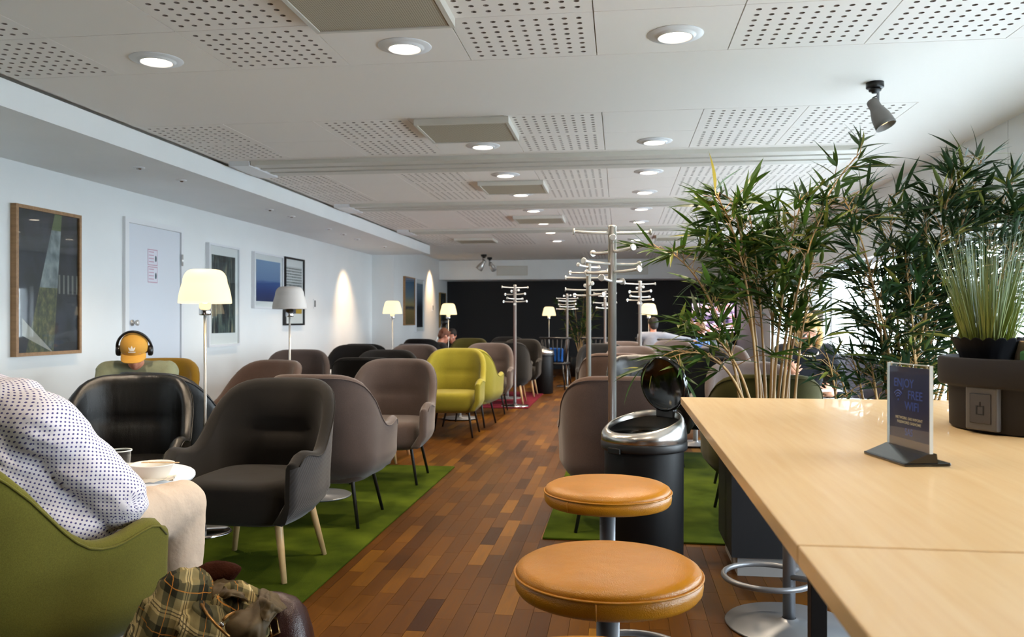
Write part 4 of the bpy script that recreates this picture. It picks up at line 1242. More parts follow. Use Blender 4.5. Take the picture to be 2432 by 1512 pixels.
nk = nm.build('napkin', mat('white_tissue', rgb(238, 232, 220), .9), None, (npx-.02, npy, .6184), .4); tag(nk, 'crumpled white paper napkin on the edge of the side table', 'napkin')
# ================================================================== PEOPLE
def remeshed(mb, voxel, smooth=6, name='body'):
    me = mb.mesh('tmp', M['wall']); o = bpy.data.objects.new('tmp', me); C.objects.link(o)
    r = o.modifiers.new('r', 'REMESH'); r.mode = 'VOXEL'; r.voxel_size = voxel; r.use_smooth_shade = True
    s = o.modifiers.new('s', 'SMOOTH'); s.factor = .5; s.iterations = smooth
    dg = bpy.context.evaluated_depsgraph_get()
    out = bpy.data.meshes.new_from_object(o.evaluated_get(dg)); out.name = name
    bpy.data.objects.remove(o); bpy.data.meshes.remove(me)
    out.materials.clear()
    return out
def chain(mb, pts, rad, R=None, n=12, m=8, dens=.45):
    pts = [Vector(p) for p in pts]
    rr = [Vector(r) if isinstance(r, (tuple, list)) else Vector((r, r, r)) for r in rad]
    for i in range(len(pts)-1):
        L = (pts[i+1]-pts[i]).length; st = max(1, int(L/(min(min(rr[i]), min(rr[i+1]))*dens))+1)
        for k in range(st+(1 if i == len(pts)-2 else 0)):
            f = k/st; mb.sphere(pts[i].lerp(pts[i+1], f), tuple(rr[i].lerp(rr[i+1], f)), n, m, 0, R)
def hand(mb, wrist, d, pn, curl, side):
    """wrist point, hand direction, palm normal, finger curl in degrees, side +1 for a right hand"""
    wrist, d, pn = Vector(wrist), Vector(d).normalized(), Vector(pn)
    pn = (pn-d*pn.dot(d)).normalized(); lat = d.cross(pn)*side
    R = Matrix((lat, d, pn)).transposed()
    for f in (.0, .25, .5, .75, 1.): mb.sphere(wrist+d*(.018+.062*f), (.026+.014*min(1, f*1.6), .02, .0145), 12, 8, 0, R)
    for i, (o, ln) in enumerate(((-.031, .068), (-.0105, .076), (.0105, .071), (.031, .056))):
        p = wrist+d*.080+lat*o; a = math.radians(-6+4*i) * 1.; dd = (d*math.cos(a)+lat*math.sin(o*7)).normalized()
        pts = [p]; c = 0.
        for fr in (.45, .31, .24):
            c += math.radians(curl*(.8 if fr == .45 else 1.))
            pts.append(pts[-1]+(dd*math.cos(c)+pn*math.sin(c))*ln*fr*1.05)
        chain(mb, [wrist+d*.055+lat*o*.8]+pts, [.0095, .0090, .0083, .0076, .0068], None, 8, 6, .5)
    b = wrist+d*.022-lat*.026; t1 = (d*.75-lat*.62+pn*.35).normalized(); t2 = (d*.85-lat*.18+pn*.55).normalized()
    chain(mb, [b, b+t1*.042, b+t1*.042+t2*.028], [.0125, .0100, .0078], None, 8, 6, .5)
def pose(lean=20, turn=0, pitch=15, el=None, wr=None, knees=None, sh=.185, b=1.0, h0=.50, tl=.49):
    l = math.radians(lean); P = Vector((0, 0, h0)); ax = Vector((0, math.sin(l), math.cos(l)))
    nk = P+ax*tl; ch = P+Vector((0, math.sin(l*.8), math.cos(l*.8)))*tl*.52
    hp = math.radians(pitch); hd = nk+Vector((0, math.sin(hp)*.075+.05, math.cos(hp)*.10+.035))
    HR = Matrix.Rotation(math.radians(turn), 3, 'Z') @ Matrix.Rotation(-hp, 3, 'X')
    J = dict(P=P, ch=ch, nk=nk, hd=hd, HR=HR, TR=Matrix.Rotation(-l, 3, 'X'), b=b)
    J['S'] = [nk-ax*.055+Vector((s*sh, 0, 0)) for s in (1, -1)]
    J['H'] = [P+Vector((s*.095, .03, -.01)) for s in (1, -1)]
    J['K'] = [Vector(k) for k in (knees or ((.13, .47, .49), (-.13, .47, .49)))]
    J['A'] = [Vector((k.x*1.05, k.y-.04, .085)) for k in J['K']]
    J['E'] = [Vector(e) for e in (el or ((.25, nk.y+.12, nk.z-.30), (-.25, nk.y+.12, nk.z-.30)))]
    J['Wr'] = [Vector(q) for q in (wr or ((.09, nk.y+.34, nk.z-.26), (-.09, nk.y+.34, nk.z-.26)))]
    return J
def head_pts(mb, J):
    hd, R = J['hd'], J['HR']
    def at(x, y, z): return hd+R @ Vector((x, y, z))
    mb.sphere(at(0, -.012, .030), (.074, .092, .088), 20, 14, 0, R)
    mb.sphere(at(0, .020, -.020), (.062, .068, .085), 18, 12, 0, R)
    mb.sphere(at(0, .038, -.075), (.044, .046, .036), 14, 10, 0, R)
    mb.sphere(at(0, .074, -.092), (.022, .018, .018), 10, 8, 0, R)
    chain(mb, [at(0, .086, .012), at(0, .104, -.022), at(0, .106, -.032)], [.009, .013, .012], None, 10, 8)
    for s in (1, -1):
        mb.sphere(at(s*.012, .098, -.033), (.009, .010, .008), 8, 6, 0, R)
        mb.sphere(at(s*.032, .076, .022), (.026, .012, .009), 10, 6, 0, R)
        mb.sphere(at(s*.040, .066, -.020), (.022, .018, .020), 10, 8, 0, R)
        mb.sphere(at(s*.076, -.006, -.005), (.008, .018, .030), 10, 8, 0, R)
    mb.sphere(at(0, .088, -.058), (.024, .010, .006), 10, 6, 0, R)
    mb.sphere(at(0, .086, -.069), (.020, .010, .006), 10, 6, 0, R)
def person(name_label, loc, rot, J, skin, shirt, trousers, hair, shoes, vox=.009, sleeve=.45, hair_style='short', bulk=0., fold=0., shirt_uv=False, cat='person'):
    t = thing('person', name_label, cat, loc, rot)
    b = J['b']; TR = J['TR']; P, ch, nk = J['P'], J['ch'], J['nk']
    S_, E, Wr, H, K, A_ = J['S'], J['E'], J['Wr'], J['H'], J['K'], J['A']
    up = TR @ Vector((0, 0, 1))
    # ---- body, one surface
    mb = MB()
    def torso(m, g):
        chain(m, [P, P.lerp(ch, .55), ch, nk-up*.09], [((.165*b+g), .115*b+g, .11+g), (.150*b+g, .115*b+g, .11+g), (.160*b+g, .118*b+g, .12+g), (.140*b+g, .085*b+g, .07+g)], TR, 18, 12)
        for s in S_: chain(m, [nk-up*.055, s], [(.07+g), .062*b+g], None, 14, 10)
    def arms(m, g, e0, g2=None):
        for s, e, w_ in zip(S_, E, Wr):
            chain(m, [s, e], [.058*b+g, .045*b+g], None, 14, 10)
            if e0 > 0: chain(m, [e, e.lerp(w_, e0)], [.045*b+g, (.045*b)*(1-e0)+.030*e0+(g2 if g2 is not None else g)], None, 14, 10)
    def legs(m, g):
        for h, k, a in zip(H, K, A_):
            chain(m, [h, k], [.088*b+g, .060*b+g], None, 14, 10)
            chain(m, [k, k.lerp(a, .35)+Vector((0, -.01, 0)), a], [.058*b+g, .056*b+g, .040+g], None, 14, 10)
    torso(mb, 0); arms(mb, 0, 1.); legs(mb, 0)
    chain(mb, [nk-up*.05, J['hd']+J['HR'] @ Vector((0, -.01, -.05))], [.056, .050], None, 14, 10)
    head_pts(mb, J)
    for i, (e, w_) in enumerate(zip(E, Wr)):
        d = J.get('hd_dir', [w_-e, w_-e])[i]; pn = J.get('hd_pn', [Vector((0, 0, -1))]*2)[i]
        hand(mb, w_, d, pn, J.get('curl', 30), 1 if i == 0 else -1)
    for k, a in zip(K, A_):
        fd = J.get('foot', Vector((0, 1, 0)))
        chain(mb, [a+Vector((0, 0, -.03)), a+fd*.15+Vector((0, 0, -.045))], [.038, .03], None, 12, 8)
    me = remeshed(mb, vox, 4, 'body'); me.materials.append(skin); link('body', me, t)
    # ---- clothes
    sm = MB(); torso(sm, .012+bulk); arms(sm, .013+bulk, sleeve, .016+bulk)
    sme = remeshed(sm, max(.010, vox), 5 if vox > .008 else 10, 'shirt')
    if fold:
        for v in sme.vertices:
            q = v.co*1.0; n1 = noise.noise(Vector((q.x*9, q.y*9, q.z*16))); n2 = noise.noise(q*24)
            n3 = 1-abs(noise.noise(Vector((q.x*7+q.y*3, q.y*5, q.z*22+q.x*9))))*2.4; v.co += v.normal*(fold*(n1*1.1-abs(n2)*.4+n3*.8))
    sme.materials.append(shirt); so_ = link('shirt', sme, t)
    if shirt_uv:
        bones = [(P, nk, .17, TR @ Vector((0, 1, 0)))]+[(s, e, .075, Vector((0, 0, 1))) for s, e in zip(S_, E)]+[(e, e.lerp(w_, sleeve), .075, Vector((0, 0, 1))) for e, w_ in zip(E, Wr)]
        fr = []
        for p, q, r, rf in bones:
            d = (q-p).normalized(); u = (rf-d*rf.dot(d)).normalized(); fr.append((p, d, (q-p).length, u, d.cross(u), r))
        uvl = sme.uv_layers.new(name='cloth')
        data = [0.]*(2*len(sme.loops))
        for pl in sme.polygons:
            c = pl.center; best = None
            for i, (p, d, L, u, v_, r) in enumerate(fr):
                q = c-p; tt = max(0., min(L, q.dot(d))); dist = (c-(p+d*tt)).length/r*(1. if i else .92)
                if best is None or dist < best[0]: best = (dist, i)
            p, d, L, u, v_, r = fr[best[1]]
            q = c-p; ac = math.atan2(q.dot(v_), q.dot(u))
            for li in pl.loop_indices:
                q = sme.vertices[sme.loops[li].vertex_index].co-p
                a = math.atan2(q.dot(v_), q.dot(u))
                if a-ac > PI: a -= 2*PI
                elif a-ac < -PI: a += 2*PI
                data[2*li] = a*r*1.05; data[2*li+1] = q.dot(d)
        uvl.data.foreach_set('uv', data)
    tm = MB(); legs(tm, .014); tm.sphere(P+Vector((0, 0, -.02)), (.172*b+.012, .128*b+.012, .11), 18, 12)
    tme = remeshed(tm, max(.011, vox), 5, 'trousers')
    if fold:
        for v in tme.vertices:
            q = v.co; v.co += v.normal*(.006*noise.noise(Vector((q.x*14, q.y*14, q.z*9)))-.004*abs(noise.noise(q*17)))
    tme.materials.append(trousers); link('trousers', tme, t)
    for a in A_:
        fd = J.get('foot', Vector((0, 1, 0)))
        f = MB(); chain(f, [a+Vector((0, 0, -.04))-fd*.03, a+fd*.10+Vector((0, 0, -.043)), a+fd*.19+Vector((0, 0, -.052))], [(.045, .045, .045), (.043, .043, .042), (.040, .040, .032)], None, 14, 10)
        sh_ = remeshed(f, .012, 3, 'shoe'); sh_.materials.append(shoes); link('shoe', sh_, t)
    # ---- hair
    hm = MB(); hd, R = J['hd'], J['HR']
    def at(x, y, z): return hd+R @ Vector((x, y, z))
    if hair_style != 'none':
        hm.sphere(at(0, -.024, .042), (.081, .093, .088), 20, 14, 0, R); hm.sphere(at(0, -.058, -.01), (.070, .052, .070), 16, 10, 0, R)
        for s in (1, -1): hm.sphere(at(s*.062, -.006, .038), (.022, .062, .046), 14, 10, 0, R)
        hm.sphere(at(0, .050, .088), (.055, .036, .022), 14, 10, 0, R)
        if hair_style == 'long':
            for s in (1, -1):
                chain(hm, [at(s*.060, .02, .07), at(s*.078, .012, .0), at(s*.082, .015, -.08), at(s*.070, .02, -.15)], [.028, .030, .030, .018], None, 12, 8)
                chain(hm, [at(s*.045, -.06, .0), at(s*.060, -.055, -.10), at(s*.055, -.05, -.17)], [.045, .042, .025], None, 12, 8)
        hme = remeshed(hm, .010, 2, 'hair')
        for v in hme.vertices: v.co += v.normal*.004*noise.noise(Vector((v.co.x*60, v.co.y*60, v.co.z*14)))
        hme.materials.append(hair); link('hair', hme, t)
    for s in (1, -1):
        MB().sphere(at(s*.033, .074, .006), .0125, 12, 8).build('eye', mat('eye_white', rgb(225, 220, 215), .2) if s == 1 else bpy.data.materials['eye_white'], t)
    return t

def skin_mat(name, c):
    t = NT(name); b = t.b
    b.inputs['Base Color'].default_value = c; b.inputs['Roughness'].default_value = .5
    b.inputs['Subsurface Weight'].default_value = .12; b.inputs['Subsurface Radius'].default_value = (.02, .008, .005); b.inputs['Subsurface Scale'].default_value = .3
    v = t.coord(); n = t.noise(v, 9, 3)
    t.link(t.ramp(n, [(.3, tuple(x*.86 for x in c[:3])+(1,)), (.7, tuple(min(1, x*1.1) for x in c[:3])+(1,))]), b.inputs['Base Color'])
    return t.m
SK = skin_mat('skin', rgb(206, 150, 122)); SK2 = skin_mat('ruddy_skin', rgb(206, 138, 112))
def dots_mat():
    t = NT('white_shirt_with_small_dots'); b = t.b; b.inputs['Roughness'].default_value = .8
    uv = t.add('ShaderNodeUVMap', uv_map='cloth'); m = t.add('ShaderNodeMapping'); m.inputs['Rotation'].default_value = (0, 0, PI/4)
    t.link(uv.outputs[0], m.inputs[0])
    vo = t.add('ShaderNodeTexVoronoi', Scale=92., Randomness=0.); vo.voronoi_dimensions = '2D'; t.link(m.outputs[0], vo.inputs['Vector'])
    t.link(t.ramp(vo.outputs['Distance'], [(.20, rgb(74, 70, 130)), (.27, rgb(232, 228, 236))]), b.inputs['Base Color'])
    v = t.coord(); t.bump(t.noise(v, 40, 4), .25, .006)
    return t.m
SHOE = mat('dark_leather_shoe', rgb(40, 30, 26), .4)
def cloth(name, c, var=.08): return mat(name, c, .85, var=var, vscale=12, bump=.3, bscale=60, bdist=.006, spec=.2, sheen=.1)

# --- man in the dotted shirt, nearest armchair
bx0, by0 = W(-1.30, 2.38)
def cw(x, z, h):
    X, Y = W(x, z); return Vector((X-bx0, Y-by0, h))
Jm = dict(b=1.12, P=cw(-1.33, 2.38, .545), ch=cw(-1.42, 2.36, .74), nk=cw(-1.52, 2.34, .965), hd=cw(-1.68, 2.40, 1.10))
ang = ROT(10); upv = (Jm['nk']-Jm['P']).normalized(); rv = Vector((math.cos(ang), math.sin(ang), 0)); rv = (rv-upv*rv.dot(upv)).normalized()
Jm['TR'] = Matrix((rv, upv.cross(rv), upv)).transposed()
Jm['HR'] = Matrix.Rotation(ROT(-30), 3, 'Z') @ Matrix.Rotation(math.radians(-30), 3, 'X')
Jm['S'] = [cw(-1.295, 2.29, .862), cw(-1.77, 2.37, .86)]
Jm['E'] = [cw(-1.120, 2.36, .645), cw(-1.84, 2.46, .62)]
Jm['Wr'] = [cw(-1.27, 2.60, .655), cw(-1.56, 2.62, .68)]
Jm['H'] = [cw(-1.22, 2.42, .53), cw(-1.44, 2.46, .53)]
Jm['K'] = [cw(-1.085, 2.72, .555), cw(-1.66, 2.64, .54)]
Jm['A'] = [cw(-1.10, 2.74, .10), cw(-1.66, 2.66, .10)]
Jm['foot'] = Vector((math.sin(-TH), math.cos(TH), 0)); Jm['curl'] = 35
Jm['hd_dir'] = [cw(-1.36, 2.70, .655)-Jm['Wr'][0], cw(-1.42, 2.70, .70)-Jm['Wr'][1]]
person('person in a white shirt with small dots and beige trousers, leaning in the green armchair', (bx0, by0, .0112), 0, Jm, SK2, dots_mat(), cloth('beige_chino_cloth', rgb(206, 186, 166)), mat('grey_hair', rgb(120, 112, 104), .7), SHOE,
       .0075, .22, 'short', .012, .008, True)

# --- man in the cap
cm_x, cm_y = W(-2.66, 5.98)
Jc = pose(46, 0, 32, el=((.22, .50, .56), (-.22, .50, .56)), wr=((.06, .66, .68), (-.06, .66, .68)), knees=((.18, .44, .50), (-.18, .44, .50)), sh=.19, b=1.0)
Jc['hd_dir'] = [Vector((-.25, .35, .5)), Vector((.25, .35, .5))]; Jc['hd_pn'] = [Vector((-1, 0, .2)), Vector((1, 0, .2))]; Jc['curl'] = 38
capm = person('person in a yellow cap and sage t-shirt bending over a phone, wearing headphones', (cm_x, cm_y, .0112), ROT(164), Jc, SK2, cloth('sage_jersey', rgb(134, 138, 112)), cloth('dark_jeans', rgb(40, 44, 58)), mat('brown_hair', rgb(70, 50, 36), .7), SHOE,
              .0085, 0., 'none', .004, .004)
hd, HR = Jc['hd'], Jc['HR']
def hat(x, y, z): return hd+HR @ Vector((x, y, z))
YC = mat('yellow_cotton_cap', rgb(206, 152, 58), .8, var=.06, vscale=14, bump=.15, bscale=500)
cr = MB(); rings = []
for i in range(11):
    a = PI/2*i/10; r = math.cos(a); z = .022+.096*math.sin(a)**.9
    rings.append([hat(.087*max(r, .01)*math.cos(2*PI*j/36), -.008+.104*max(r, .01)*math.sin(2*PI*j/36), z) for j in range(36)])
cr.ring_surface([[hat(.087*math.cos(2*PI*j/36), -.008+.104*math.sin(2*PI*j/36), .008) for j in range(36)]]+rings, True, False, True)
cap = cr.build('cap', YC, capm)
br = MB(); rows = []
for i in range(8):
    f = i/7; row = []
    for j in range(17):
        g = (j-8)/8; a = g*1.12
        x0, y0 = .087*math.sin(a), -.008+.104*math.cos(a)
        ext = .070*math.sqrt(max(0, 1-(abs(g)*.97)**2.6)); row.append(hat(x0*(1+.12*f*(1-abs(g))), y0+ext*f, .016-.010*f-.024*(g*g)*(.6+.5*f)))
    rows.append(row)
br.ring_surface(rows, closed=False)
low = [[p-(HR @ Vector((0, 0, .004))) for p in r] for r in rows]; br.ring_surface(low, closed=False)
n = len(rows[0])
br.ring_surface([rows[-1], low[-1]], closed=False)
br.build('brim', YC, cap)
# white three-leaf emblem with a line of print below, on the cap front
em = MB(); WH = mat('white_embroidery', rgb(236, 230, 220), .8)
def capf(u, v, o=.0016):   # u across, v height on the crown front
    a = math.asin(max(-1, min(1, (v-.022)/.096)))if v > .022 else 0
    r = math.cos(a); xx = u/(.087*r) if r > .05 else 0
    return hat(u, -.008+.104*r*math.sqrt(max(0, 1-xx*xx))+o, v+o*.4)
def blade(c0, c1, wd):
    rows = []
    for i in range(7):
        f = i/6; p = (c0[0]+(c1[0]-c0[0])*f, c0[1]+(c1[1]-c0[1])*f); d = Vector((c1[0]-c0[0], c1[1]-c0[1])).normalized(); w_ = wd*math.sin(PI*min(.98, f*.9+.1))
        rows.append([capf(p[0]-d.y*w_, p[1]+d.x*w_), capf(p[0], p[1], .0024), capf(p[0]+d.y*w_, p[1]-d.x*w_)])
    em.ring_surface(rows, closed=False)
blade((0, .050), (0, .080), .0075); blade((-.004, .050), (-.021, .072), .006); blade((.004, .050), (.021, .072), .006)
for k in range(3): em.ring_surface([[capf(-.014+.028*j/8, .0555-.0022*k) for j in range(9)], [capf(-.014+.028*j/8, .0545-.0022*k) for j in range(9)]], closed=False)
em.ring_surface([[capf(-.022+.044*j/12, .045) for j in range(13)], [capf(-.022+.044*j/12, .039) for j in range(13)]], closed=False)
em.build('emblem', WH, cap)
# headphones
hp = thing('headphones', 'black over-ear headphones worn over the yellow cap', 'headphones', (cm_x, cm_y, .0112), ROT(164))
hb_ = MB(); pts = []
for k in range(25):
    a = PI*k/24; pts.append(hat(.108*math.cos(a), -.010, .0+.138*math.sin(a)))
hb_.tube(pts, .009, 8); hb_.build('headband', M['black'], hp)
for s in (1, -1):
    MB().lathe([(0, .0), (.030, .0), (.036, .006), (.036, .022), (.028, .030), (0, .032)], n=24, cap0=False, cap1=False, M=HR @ Matrix.Rotation(s*PI/2, 3, 'Y'), c=tuple(hat(s*.084, -.006, -.01))).build('ear_cup', M['black'], hp)
phx = hat(0, 0, 0); pz = Vector((0, .735, .735))
ph = thing('phone', 'dark phone held in both hands by the person in the cap', 'phone', (cm_x, cm_y, .0112), ROT(164))
MB().box(-.036, .036, .70, .708, .66, .80, bev=.002).build('casing', M['black'], ph)

# --- blonde woman by the window
wx_, wy_ = W(2.26, 6.50)
Jw = pose(20, -8, 34, el=((.23, .28, .66), (-.23, .28, .66)), wr=((.22, .42, .77), (-.10, .44, .62)), sh=.165, b=.92)
Jw['hd_dir'] = [Vector((-.3, .6, .25)), Vector((.3, .6, .25))]; Jw['hd_pn'] = [Vector((-.6, 0, .5)), Vector((.6, 0, .5))]; Jw['curl'] = 34
wm = person('person with blonde hair in a black top and pearl necklace, looking down by the window', (wx_, wy_, .0112), ROT(184), Jw, SK, cloth('black_knit', rgb(26, 27, 34)), cloth('dark_trousers', rgb(34, 34, 40)), mat('blonde_hair', rgb(206, 170, 112), .6, var=.3, vscale=60), SHOE,
            .0085, .55, 'long', .004, .004)
nl = MB()
for k in range(30):
    a = 2*PI*k/30; p = Jw['nk']+Vector((.078*math.sin(a), .030+.062*math.cos(a)+.02, -.012-.034*(1+math.cos(a))*.9)); nl.sphere(p, .0068, 8, 6)
nl.build('necklace', mat('pearl', rgb(232, 222, 202), .25), wm)
mg = thing('magazine', 'pale open magazine in the hands of the blonde person', 'magazine', (wx_, wy_, .0112), ROT(184))
g_ = MB()
for s in (1, -1): g_.prism([(0, .50), (s*.15, .49), (s*.15, .66), (0, .67)][::s], .655, .659)
g_.build('pages', mat('pale_paper', rgb(214, 216, 220), .5), mg)

# --- distant people
def far_person(label, px, z, deg, lean, pitch, turn, shirt, hairc, h0=.50, el=None, wr=None, b=1., sleeve=.9):
    X, Y = WP(px, z); J = pose(lean, turn, pitch, el=el, wr=wr, b=b, h0=h0)
    return person(label, (X, Y, .0112 if z < 13.3 else .0005), ROT(deg), J, SK2, shirt, cloth('navy_trousers_'+str(px), rgb(36, 40, 56)), hairc, SHOE, .013, sleeve, 'short')
HD = mat('dark_hair', rgb(34, 26, 22), .7); HRD = mat('red_brown_hair', rgb(104, 60, 40), .7)
far_person('red-haired person low in a black armchair at the far left wall', 1012, 13.45, 60, 30, 26, 0, cloth('dark_jacket_cloth', rgb(40, 38, 40)), HRD, .36)
far_person('dim person sitting before the dark wall beside the distant lamp', 1084, 15.2, 190, 30, 26, 0, cloth('black_jumper', rgb(22, 22, 24)), HD, .34)
far_person('dark-haired person in a grey shirt with an arm on the next chair, far back', 1551, 13.6, 14, -4, 0, 20, cloth('grey_shirt_cloth', rgb(140, 144, 156)), HD, .47, el=((.42, -.02, .86), (-.24, .10, .66)), wr=((.60, .02, .84), (-.12, .30, .62)))
far_person('person in a light blue shirt on a spindle-back chair, far back', 1668, 13.8, 300, -2, 14, 0, cloth('light_blue_shirt', rgb(110, 142, 206)), mat('light_brown_hair', rgb(120, 84, 60), .7), .40, el=((.30, .20, .66), (-.34, .12, .70)), wr=((.10, .36, .62), (-.56, .22, .72)))

# spindle-back chairs far back
def make_spindle():
    t = thing('spindle_chair', '', 'chair')
    MB().lathe([(0, .42), (.21, .42), (.225, .435), (.215, .455), (0, .45)], n=28, cap0=False, cap1=False, sx=1.08).build('seat', M['black'], t)
    for sx in (-1, 1):
        for sy in (-1, 1):
            MB().tube([(sx*.15, sy*.15, .425), (sx*.21, sy*.21, 0)], [.016, .011], 8).build('leg', M['black'], t)
    arc = lambda a, r, z: (r*math.sin(a), -r*math.cos(a)*.85, z)
    for k in range(9):
        a = math.radians(-64+16*k); MB().tube([arc(a, .20, .445), arc(a, .285, .86)], .011, 6).build('spindle', M['black'], t)
    MB().tube([arc(math.radians(-74+148*k/16), .288, .868) for k in range(17)], .017, 8).build('top_rail', M['black'], t)
    return t
sc = [(1322, 14.1, 20, 'black spindle-back chair left of the thin distant coat rack'), (1408, 14.0, -25, 'black spindle-back chair right of the thin distant coat rack'),
      (1551, 13.75, 14, 'black spindle-back chair holding the grey-shirted person'), (1668, 13.75, 300, 'black spindle-back chair holding the person in blue'), (1605, 12.9, 10, 'empty black spindle-back chair between the grey and blue shirts')]
c0 = make_spindle()
for k, (px, z, deg, lb) in enumerate(sc):
    o = c0 if k == 0 else copy_tree(c0); X, Y = WP(px, z); o.location = (X, Y, .0005); o.rotation_euler = (0, 0, ROT(deg)); tag(o, lb, 'chair', 'black spindle-back chairs')
for px, z, deg, lb in ((1326, 14.1, 20, 'bright blue cushion behind the spindles of the left far chair'), (1384, 14.0, -25, 'bright blue cushion behind the spindles of the right far chair')):
    X, Y = WP(px, z); c_ = thing('cushion', lb, 'cushion', (X, Y, .0005), ROT(deg), 'blue cushions on spindle-back chairs')
    MB().box(-.13, .13, -.17, -.10, .456, .70, bev=.03).build('cushion_cover', cloth('blue_cushion_%d' % px, rgb(18, 76, 150)), c_)
# reading lamp by the far wall
X, Y = WP(1036, 14.6); rl = thing('reading_lamp', 'thin floor reading lamp with a black head at the dark wall corner', 'lamp', (X, Y, .0005), ROT(90))
MB().lathe([(0, 0), (.12, 0), (.12, .015), (.012, .02)], n=24, cap0=False, cap1=False).build('base', M['black'], rl)
MB().tube([(0, 0, .015), (0, 0, .80), (0, .12, 1.16)], .010, 8).build('stem', M['steel'], rl)
MB().lathe([(0, 0), (.05, 0), (.09, -.10), (.085, -.10), (0, -.02)], n=20, cap0=False, cap1=False, M=Matrix.Rotation(.7, 3, 'X'), c=(0, .12, 1.18)).build('lamp_head', M['black'], rl)

# ================================================================== BAG AND JACKET
jx, jy = W(-.72, 2.12)
bag = thing('leather_bag', 'dark brown leather bag with a buckled strap on the floor beside the green armchair', 'bag', (jx, jy, .0125), TH)
bm_ = MB(); rings = []
for z, s, d in ((.0, .86, .80), (.012, .95, .94), (.06, 1., 1.), (.20, 1., 1.), (.30, .99, .95), (.36, .955, .86), (.41, .88, .72), (.44, .76, .52), (.455, .60, .30), (.460, .4, .14)):
    r = []
    for j in range(48):
        a = 2*PI*j/48; c, q = math.cos(a), math.sin(a)
        r.append((math.copysign(abs(c)**.55, c)*.215*s+.012*math.sin(z*30)*.2, math.copysign(abs(q)**.55, q)*.095*d, z))
    rings.append(r)
bm_.ring_surface(rings, True, True, True); bm_.build('bag_body', M['leather_brown'], bag)
zp = MB()
for k in range(26):
    f = k/25; x = .02+.185*f; z = .462-.125*max(0, (f-.25)/.75)**2.0; zp.sphere((x, -.006, z), .0042, 6, 4)
zp.build('zip_studs', mat('old_brass', rgb(196, 150, 84), .3, .9), bag)
stp = MB(); pts = []
st_rows = []
for k in range(12):
    f = k/11; x = .115+.075*f; z = .43-.20*f; y = -.066-.034*min(1, f*2.2)
    st_rows.append([(x-.016, y-.003, z-.007), (x, y-.006, z), (x+.016, y-.003, z+.007)])
stp.ring_surface(st_rows, closed=False); stp.ring_surface([[(p[0], p[1]+.005, p[2]) for p in r] for r in st_rows], closed=False)
stp.build('strap', M['leather_brown'], bag)
bk = MB(); bk.tube([(.100, -.078, .405), (.138, -.082, .425), (.150, -.092, .392), (.112, -.088, .372), (.100, -.078, .405)], .0035, 8); bk.tube([(.119, -.080, .415), (.131, -.092, .382)], .003, 8)
bk.build('buckle', mat('worn_brass', rgb(214, 176, 120), .25, 1.), bag)

def tartan():
    t = NT('tartan_lining'); b = t.b; b.inputs['Roughness'].default_value = .9; b.inputs['Specular IOR Level'].default_value = .15
    v = t.coord('Object', (1, 1, 1), (0, math.radians(-24), 0)); s_ = t.add('ShaderNodeSeparateXYZ'); t.link(v, s_.inputs[0])
    u = t.math('FRACT', t.math('DIVIDE', t.math('ADD', s_.outputs[0], t.math('MULTIPLY', s_.outputs[1], .6)), .088)); w_ = t.math('FRACT', t.math('DIVIDE', t.math('ADD', s_.outputs[2], 10.), .088))
    def band(q): return t.ramp(q, [(0, (.92, .92, .92, 1)), (.22, (.5, .5, .5, 1)), (.46, (.04, .04, .04, 1)), (.80, (.5, .5, .5, 1))], 'CONSTANT')
    av = t.math('MULTIPLY', t.math('ADD', band(u), band(w_)), .5)
    base = t.ramp(av, [(.0, rgb(30, 31, 25)), (.28, rgb(78, 74, 52)), (.5, rgb(128, 116, 80)), (.72, rgb(176, 158, 112)), (1., rgb(226, 206, 156))])
    def over(bs, mask, c):
        m = t.add('ShaderNodeMix', data_type='RGBA'); t.link(mask, m.inputs[0]); t.link(bs, m.inputs[6]); m.inputs[7].default_value = c; return m.outputs[2]
    def line(q, p, h): return t.math('LESS_THAN', t.math('ABSOLUTE', t.math('SUBTRACT', q, p)), h)
    bl = t.math('MAXIMUM', t.math('MAXIMUM', line(u, .08, .013), line(u, .15, .013)), t.math('MAXIMUM', line(w_, .08, .013), line(w_, .15, .013)))
    col = over(base, t.math('MULTIPLY', bl, .8), rgb(40, 38, 34))
    orr = t.math('MAXIMUM', line(u, .63, .011), line(w_, .63, .011)); col = over(col, t.math('MULTIPLY', orr, .8), rgb(190, 126, 52))
    t.link(col, b.inputs['Base Color'])
    vv = t.coord(); t.bump(t.noise(vv, 22, 4), .35, .01)
    return t.m
TAR = tartan(); WAX = mat('waxed_olive_cotton', rgb(80, 64, 36), .62, var=.18, vscale=14, bump=.35, bscale=30, bdist=.008); CORD = mat('brown_corduroy', rgb(58, 28, 17), .95, var=.2, vscale=30, bump=.5, bscale=180, bdist=.004, spec=.1)
jk = thing('waxed_jacket', 'olive waxed jacket with tartan lining and brown collar, slumped over the leather bag', 'jacket', (jx, jy, .0125), TH)
def lump(c, r, R=None, folds=7., amp=.02, seed=0., tw=0., n=56, m=34):
    mb = MB(); rings = []
    for i in range(m+1):
        ph = PI*(i/m)*.996+.004; ring = []
        for j in range(n):
            a = 2*PI*j/n
            d = Vector((math.sin(ph)*math.cos(a), math.sin(ph)*math.sin(a), -math.cos(ph)))
            q = Vector((d.x*1.6+seed, d.y*1.6, d.z*1.3))
            k = noise.noise(q*.8)
            f = 1-abs(noise.noise(Vector((folds*.32*(d.x+.6*d.z)+seed*2, folds*.32*(d.y-.3*d.z), d.z*1.1+k*.6))))*2.
            p = Vector((d.x*r[0], d.y*r[1], d.z*r[2]))
            p += d*(amp*f*.8+amp*.7*noise.noise(q*.9))
            if R is not None: p = R @ p
            ring.append(tuple(p+Vector(c)))
        rings.append(ring)
    return mb.ring_surface(rings, True, True, True)
